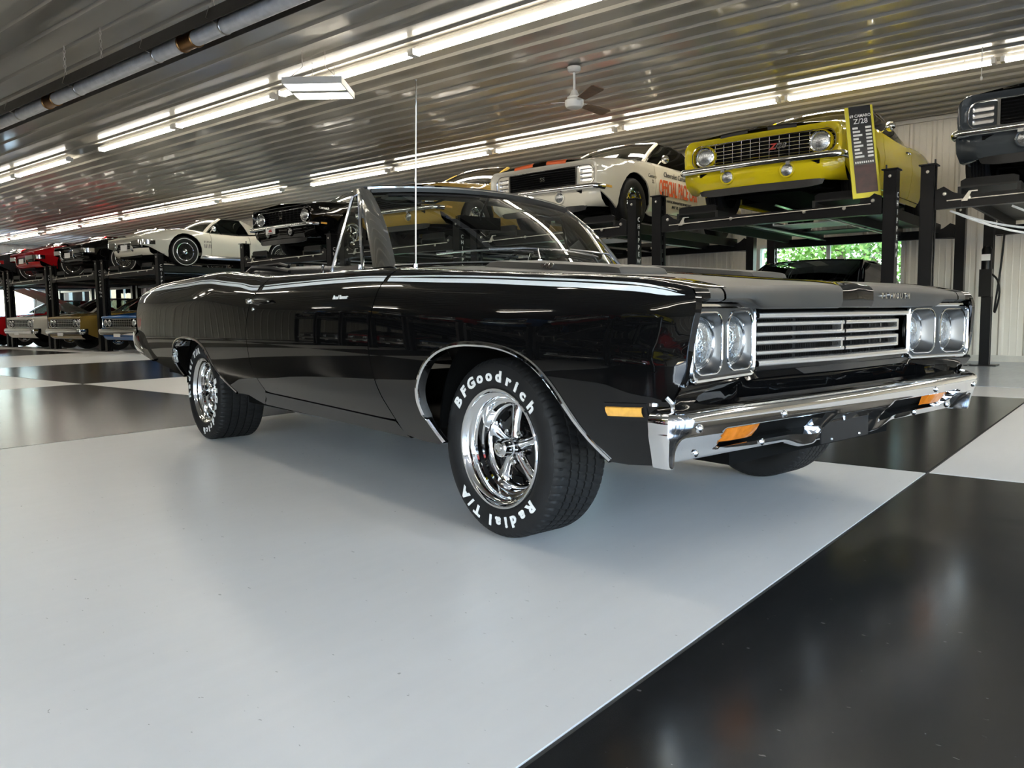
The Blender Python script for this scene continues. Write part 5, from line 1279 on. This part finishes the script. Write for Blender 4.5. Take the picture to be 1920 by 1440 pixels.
# ================================================================== LIFTS
LX0, LP = -1.80, 2.87
LY0, LY1 = 5.60, 9.15
LZ = 1.88
def lift_parts(root, xc=0., text=True):
    hw = 1.27
    for fx_, s in ((LY0, -1), (LY0, 1), (LY1, -1), (LY1, 1)):
        x = s*hw; front = fx_ == LY0; top = 2.10
        m = MB(); y0, y1 = fx_-.065, fx_+.065
        # channel post, open towards the runway
        m.box((x-.055, y0, .012), (x+.055, y0+.008, top)); m.box((x-.055, y1-.008, .012), (x+.055, y1, top)); m.box((x+s*.055-.004, y0, .012), (x+s*.055+.004, y1, top)); m.box((x-s*.055-.003, y0, .012), (x-s*.055+.003, y0+.035, top)); m.box((x-s*.055-.003, y1-.035, .012), (x-s*.055+.003, y1, top))
        po = m.build('post', 'steel_black', root, smooth=False)
        m = MB(); m.box((x-.15, fx_-.15, 0), (x+.15, fx_+.15, .012)); m.build('base_plate', 'steel_black', po, smooth=False)
        m = MB(); m.box((x-.075, y0-.02, top), (x+.075, y1+.02, top+.012)); m.build('top_cap', 'steel_black', po, smooth=False)
        for d in (-.02,):
            q = MB(); q.lathe([(0, -.010), (.014, -.009), (.016, 0)], (x-s*.0, y0, top-.06), 'y', 8); q.build('post_bolt', 'zinc', po)
        q = MB(); q.tube([(x-s*.05, fx_, top+.012), (x-s*.05, fx_, top+.06)], .008, 6); q.build('ladder_stud', 'steel_black', po)
        m = MB(); k = .25
        m.box((x-s*.045-.004, fx_-.022, .1), (x-s*.045+.004, fx_-.014, top-.05)); m.box((x-s*.045-.004, fx_+.014, .1), (x-s*.045+.004, fx_+.022, top-.05))
        while k < top-.1: m.box((x-s*.045-.005, fx_-.022, k), (x-s*.045+.005, fx_+.022, k+.045)); k += .10
        m.build('lock_ladder', 'steel_black', po, smooth=False)
        if front and s == 1 and text:
            for k, ch in enumerate('CHIPPEWA'):
                me = text_mesh(ch, .075, .002, 'print_white', .001); place_mesh(me, (x+.061, fx_, 1.86-k*.082), (0, 1, 0), (0, 0, 1), po, 'post_letter')
    for fx_ in (LY0, LY1):
        s_ = -1 if fx_ == LY0 else 1
        m = MB(); m.box((-1.20, fx_-.05, LZ-.19), (1.20, fx_+.05, LZ-.075)); cm = m.build('cross_beam', 'steel_black', root, smooth=False)
        for e in (-1, 1):
            m = MB(); m.prism([(e*1.20, fx_+s_*.052, LZ-.20), (e*1.20, fx_+s_*.052, LZ-.02), (e*1.13, fx_+s_*.052, LZ+.01), (e*1.05, fx_+s_*.052, LZ-.05), (e*.98, fx_+s_*.052, LZ-.075), (e*.98, fx_+s_*.052, LZ-.19)], (0, s_*.012, 0)); m.build('end_gusset', 'steel_black', cm, smooth=False)
        if s_ < 0:
            for xx in (-1.12, -.92, -.35, .45, .85, 1.12):
                q = MB(); q.lathe([(0, -.012), (.016, -.011), (.02, -.002), (.02, 0)], (xx, fx_-.064, LZ-.11 if abs(xx) < 1 else LZ-.06), 'y', 10); q.build('beam_bolt', 'zinc', cm)
            q = MB(); q.tube([(-1.1, fx_-.07, LZ-.125), (.2, fx_-.07, LZ-.10), (1.1, fx_-.07, LZ-.09)], .006, 5); q.build('release_rod', 'zinc', cm)
            q = MB(); q.prism([(-.98, fx_-.07, LZ-.14), (-.93, fx_-.07, LZ-.14), (-.90, fx_-.07, LZ-.06), (-.85, fx_-.07, LZ-.06), (-.85, fx_-.07, LZ-.05), (-.92, fx_-.07, LZ-.05)], (0, -.008, 0)); q.build('release_lever', 'zinc', cm, smooth=False)
    for s in (-1, 1):
        m = MB(); a, c = s*.77-.25, s*.77+.25
        m.box((a, LY0-.03, LZ-.018), (c, LY1+.05, LZ)); m.box((a, LY0-.03, LZ-.12), (a+.03, LY1+.05, LZ-.018)); m.box((c-.03, LY0-.03, LZ-.12), (c, LY1+.05, LZ-.018))
        rw = m.build('runway', 'lift_grey', root, smooth=False)
        m = MB(); m.prism([(a+.02, LY0-.02, LZ), (a+.02, LY0-.02, LZ+.05), (a+.06, LY0-.02, LZ+.07), (c-.06, LY0-.02, LZ+.07), (c-.02, LY0-.02, LZ+.05), (c-.02, LY0-.02, LZ)], (0, .03, 0)); m.build('wheel_stop', 'steel_black', rw, smooth=False)
        m = MB(); m.tube([(s*.50, LY0, LZ-.10), (s*.50, LY1, LZ-.10)], .009, 6); m.tube([(s*.46, LY0, LZ-.12), (s*.46, LY1, LZ-.12)], .009, 6); m.build('lift_cable', 'zinc', rw)
    for yy in (6.3, 7.5, 8.6): m = MB(); m.box((-.52, yy-.30, LZ-.055), (.52, yy+.30, LZ-.045)); m.box((-.52, yy-.30, LZ-.045), (-.50, yy+.30, LZ-.02)); m.box((.50, yy-.30, LZ-.045), (.52, yy+.30, LZ-.02)); m.build('drip_tray', 'lift_grey' if yy != 7.5 else 'galvanised', root, smooth=False)
LIFT_AT = {-1: 'grey', 0: 'yellow', 1: 'white pace', 2: 'gold', 3: 'black', 5: 'white sports', 6: 'black sports', 7: 'red sports', 8: 'dark grey sports', 9: 'far red'}
L0 = None
for k, nm in LIFT_AT.items():
    x = LX0-LP*k
    lab = 'black four-post car lift carrying the %s car' % nm if nm != 'far red' else 'black four-post car lift at the far left end of the row'
    if L0 is None: L0 = o = thing('car_lift', lab, 'car lift', (x, 0, 0), 0, 'four-post car lifts'); lift_parts(o)
    else: o = copy_tree(L0); o.name = 'car_lift'; o.location = (x, 0, 0); tag(o, lab, 'car lift', 'four-post car lifts')
def lx(k): return LX0-LP*k
# hydraulic power unit on the rear post of the right-hand lift
pu = thing('power_unit', 'black hydraulic power unit fixed to the rear lift post on the right', 'pump', (lx(-1)-1.27, LY1, 0))
m = MB(); m.box((-.07, -.20, .90), (.07, -.08, 1.25)); m.build('tank', 'steel_black', pu, smooth=False)
m = MB(); m.lathe([(0, 1.25), (.06, 1.25), (.06, 1.50), (.045, 1.54), (0, 1.545)], (0, -.14, 0), 'z', 16); m.build('motor', 'steel_black', pu)
m = MB(); m.box((-.05, -.205, 1.36), (.05, -.20, 1.44)); m.build('rating_label', 'plate_white', pu, smooth=False)
m = MB(); m.tube(smooth_path([(.05, -.14, 1.2), (.14, -.2, 1.1), (.16, -.18, .9), (.10, -.1, .7), (.16, -.12, 1.3), (.18, -.1, 1.7)], 4), .012, 6); m.build('hose', 'rubber', pu)
# loose cables slung under the right-hand lift
for i, (a, c, sag) in enumerate((((-1.1, LY0+.1), (1.0, LY0+.5), .30), ((-1.1, LY0+.2), (.6, LY0+.9), .20), ((-.6, LY0+.1), (1.1, LY0+.3), .24))):
    m = MB(); P = [(lerp(a[0], c[0], t)+lx(-1), lerp(a[1], c[1], t), LZ-.20-sag*4*t*(1-t)) for t in frange(0, 1, 14)]; m.tube(P, .011, 6)
    tag(m.build('air_hose', 'galvanised'), ['long sagging grey hose slung lowest under the right-hand lift', 'short grey hose slung under the left half of the right-hand lift', 'grey hose slung under the right half of the right-hand lift'][i], 'hose', 'hoses under the right-hand lift')

# ================================================================== CARS ON THE LIFTS
paint('yellow', (.62, .50, .012)); paint('white', (.70, .66, .56)); paint('gold', (.36, .235, .055)); paint('grey', (.045, .052, .058)); paint('vette_white', (.72, .69, .60)); paint('red', (.42, .008, .012)); paint('dark_grey', (.03, .032, .035)); paint('blue', (.02, .10, .30)); paint('gto', (.006, .006, .007)); paint('old_white', (.66, .63, .56)); paint('olive_gold', (.20, .13, .03))
NY = 5.50+.99      # axle line of the pony cars
p_std, SP = pony('std'); p_rs, _ = pony('rs'); p_blk, _ = pony('std', 'magnum')
c = put(p_std, 'pony_car', 'yellow muscle coupe with black hood stripes and a red-and-chrome grille badge on a lift', lx(0)-.08, NY, LZ, 'paint_yellow', group='cars parked on the lifts'); YEL = c
hood_stripes(c, SP, 'dark_plastic')
c = put(p_rs, 'pony_car', 'cream-white pace car with orange hood stripes and door lettering on a lift', lx(1)-.14, NY, LZ, 'paint_white', group='cars parked on the lifts'); WHT = c
hood_stripes(c, SP, 'print_orange')
c = put(p_rs, 'pony_car', 'dark grey muscle coupe cut off by the right picture edge on a lift', lx(-1)-.16, NY-.12, LZ, 'paint_grey', group='cars parked on the lifts'); GRY = c
c = put(p_rs, 'pony_car', 'gold muscle coupe on a lift, half hidden behind the convertible windshield', lx(2)-.05, NY, LZ, 'paint_gold', group='cars parked on the lifts')
c = put(p_blk, 'pony_car', 'glossy black muscle coupe with round headlamps and a white front plate on a lift', lx(3)-.14, NY, LZ, 'paint_black', {'chrome_dull': 'steel_black'}, group='cars parked on the lifts'); BLK = c
for p in (p_std, p_rs, p_blk): drop(p)
def badge(car, txt, size, p, matn='chrome', xd=(0, 1, 0), yd=(0, 0, 1), name='grille_badge', bold=.002, xs=1.2, shear=0.): return place_mesh(text_mesh(txt, size, .006, matn, bold, xs=xs, shear=shear), p, xd, yd, car, name)
badge(YEL, 'Z', .085, (.868, .15, .615), 'print_red', shear=.2); badge(YEL, '/28', .075, (.866, .235, .615), 'chrome', shear=.2)
badge(WHT, 'SS', .075, (.872, .02, .615)); badge(BLK, 'SS', .08, (.872, 0, .615))
# flank of the +X side of the lifted cars is their left side (y > 0): lettering reads from there, so text runs towards -x
def flank_text(car, S, txt, size, x, z, matn, bold=.001, xs=1., shear=0., name='door_lettering'):
    p = S.f(x, z); q = S.f(x, z+.03); up = Vector((0, -(q.y-p.y), .03)); n_off = .006
    return place_mesh(text_mesh(txt, size, .002, matn, bold, xs=xs, shear=shear), (x, -p.y+n_off, z), (-1, 0, 0), up, car, name)
flank_text(WHT, SP, 'Chevrolet Camaro', .10, -1.12, .785, 'print_dark', shear=.25, xs=.95); flank_text(WHT, SP, 'OFFICIAL PACE CAR', .29, -1.18, .585, 'print_orange', .006, xs=.44); flank_text(WHT, SP, '53rd ANNUAL INDIANAPOLIS 500 MILE RACE', .05, -1.18, .425, 'print_dark', xs=.85); flank_text(WHT, SP, 'MAY 30, 1969', .055, -1.18, .36, 'print_dark')
flank_text(WHT, SP, 'Camaro', .07, -.42, .72, 'chrome_dull', shear=.3, name='fender_script'); flank_text(WHT, SP, 'SS', .07, -.43, .645, 'chrome_dull', name='fender_badge'); flank_text(WHT, SP, 'CAMARO', .035, .72, .70, 'chrome_dull', name='fender_name')
flank_text(YEL, SP, 'Z/28', .08, .62, .72, 'print_dark', shear=.2, name='fender_badge'); flank_text(BLK, SP, 'CAMARO', .05, .62, .72, 'chrome_dull', name='fender_name')
m = MB(); m.box((.985, -.30, .33), (.99, -.02, .445)); o = m.build('licence_plate', 'plate_white', BLK, smooth=False)
for w_, h_, z, mt in ((.09, .008, .428, 'print_dark'), (.035, .010, .402, 'print_red'), (.05, .012, .378, 'print_red'), (.08, .006, .347, 'print_dark')):
    m = MB(); m.box((.99, -.16-w_, z-h_), (.9912, -.16+w_, z+h_)); m.build('plate_print', mt, o, smooth=False)

p_sp, SS_ = sports(); p_cv, _ = sports(soft='vinyl_black')
def sput(proto, name, lab, k, col, dx=0., dy=0.): return put(proto, name, lab, lx(k)+dx, 5.45+.95+dy, LZ, col, group='cars parked on the lifts')
sput(p_sp, 'sports_car', 'white sports coupe with side pipes and fender louvres on a lift', 5, 'paint_vette_white', .05)
sput(p_cv, 'sports_car', 'black sports convertible with black soft top on a lift beside the white sports coupe', 6, 'paint_black', 0, 0)
sput(p_sp, 'sports_car', 'red sports coupe on a lift left of the black sports convertible', 7, 'paint_red')
sput(p_cv, 'sports_car', 'dark grey sports convertible on a lift near the left picture edge', 8, 'paint_dark_grey')
sput(p_sp, 'sports_car', 'red sports coupe on the lift at the far left picture edge', 9, 'paint_red')
for p in (p_sp, p_cv): drop(p)

# ================================================================== CARS ON THE FLOOR
p_co, SCO = coupe()
def cput(lab, x, y, col, grp='cars parked under the lifts', rz=-PI/2, extra=None): return put(p_co, 'coupe_car', lab, x, y, 0, col, extra, group=grp, rz=rz)
cput('blue quad-lamp coupe parked under the white sports coupe', lx(5)+.05, 6.15, 'paint_blue')
cput('gold quad-lamp coupe parked under the black sports convertible', lx(6)+.1, 6.1, 'paint_olive_gold')
ow = cput('old white coupe with its hood raised, parked under the red sports coupe', lx(7)+.1, 6.15, 'paint_old_white')
cput('red coupe parked on the floor at the left picture edge', lx(8), 6.1, 'paint_red')
cput('black hardtop coupe parked on the floor under the yellow muscle coupe', lx(0)-.02, 5.95, 'paint_gto', extra={'glass_cabin_shade': 'glass_window', 'glass_far': 'glass_clear'}).scale = (1, 1, 1.035)
# raised hood of the old white car
hd = [c for c in ow.children if c.name.startswith('hood')][0]; hd.data = hd.data.copy()
M = Matrix.Translation((-.62, 0, .93)) @ Matrix.Rotation(R(-29), 4, 'Y') @ Matrix.Translation((.62, 0, -.93)); hd.data.transform(M); hd.name = 'raised_hood'
m = MB(); m.tube([(.3, -.62, .84), (.20, -.60, 1.33)], .008, 6); m.build('hood_prop', 'zinc', ow)
# the opposite row of lifts, behind the viewer, seen only as reflections
BX = [-2.6-LP*k for k in range(8)]
bl = ['yellow coupe', 'red coupe', 'blue coupe', 'bright red coupe', 'dark grey coupe', 'gold coupe', 'black coupe', 'farthest blue coupe']
for i, x in enumerate(BX):
    o = copy_tree(L0); o.name = 'car_lift'; o.location = (x, 0, 0); o.rotation_euler = (0, 0, PI)
    tag(o, 'black four-post car lift behind the viewer carrying the %s' % bl[i], 'car lift', 'car lifts behind the viewer')
    u_ = put(p_co, 'coupe_car', bl[i]+' on the opposite row of lifts behind the viewer', x, -6.5, LZ, 'paint_'+['yellow', 'red', 'blue', 'red', 'dark_grey', 'gold', 'black', 'blue'][i], group='cars behind the viewer', rz=PI/2)
for i, (col, lab) in enumerate((('red', 'red'), ('gto', 'black'), ('dark_grey', 'dark grey'), ('blue', 'blue'), ('gto', 'second black'), ('red', 'second red'), ('dark_grey', 'second dark grey'), ('gto', 'third black'))):
    x = BX[i]; col = 'paint_'+col; lab = lab+' coupe parked under the opposite lifts behind the viewer'
    cput(lab, x, -6.5, col, 'cars behind the viewer', PI/2)
drop(p_co)

# ================================================================== SIGN BOARD beside the yellow car
sg = thing('sign_board', 'tall narrow yellow-edged information board with black printed panel leaning by the yellow car', 'sign', (lx(0)+1.06, LY0-.045, LZ-.02), R(28))
T = Matrix.Rotation(R(-7), 4, 'X') @ Matrix.Rotation(R(-5), 4, 'Y')
def tb(mb, a, c): mb.box(a, c, T)
m = MB(); tb(m, (-.13, 0, 0), (.13, .02, .92)); m.build('board', 'sign_yellow', sg, smooth=False)
m = MB(); tb(m, (-.095, -.003, .05), (.108, 0, .92)); pn = m.build('printed_panel', 'sign_black', sg, smooth=False)
m = MB(); tb(m, (-.095, -.0045, .05), (.108, -.003, .33)); m.build('red_picture', mat('sign_maroon', (.05, .018, .016), .4, noise=.4, nscale=12), pn, smooth=False)
def stext(t, size, x, z, mt='print_white', xs=1.): 
    me = text_mesh(t, size, .001, mt, .0005, xs=xs); o = place_mesh(me, (x, -.0055, z), (1, 0, 0), (0, 0, 1), None, 'sign_print'); o.data.transform(T); o.parent = pn
stext('69 CAMARO', .042, .006, .82, xs=.85); stext('Z/28', .07, .006, .765)
for k in range(9):
    z = .70-k*.036; w1 = .05+.018*((k*7) % 3)
    for a_, c_ in ((-.075, -.075+w1), (.045, .098)):
        m = MB(); tb(m, (a_, -.0045, z-.010), (c_, -.003, z+.010)); m.build('sign_line', 'print_white', pn, smooth=False)
for k in range(9):
    m = MB(); tb(m, (-.08+k*.02, -.0045, .345), (-.068+k*.02, -.003, .365)); m.build('sign_line', 'print_white', pn, smooth=False)
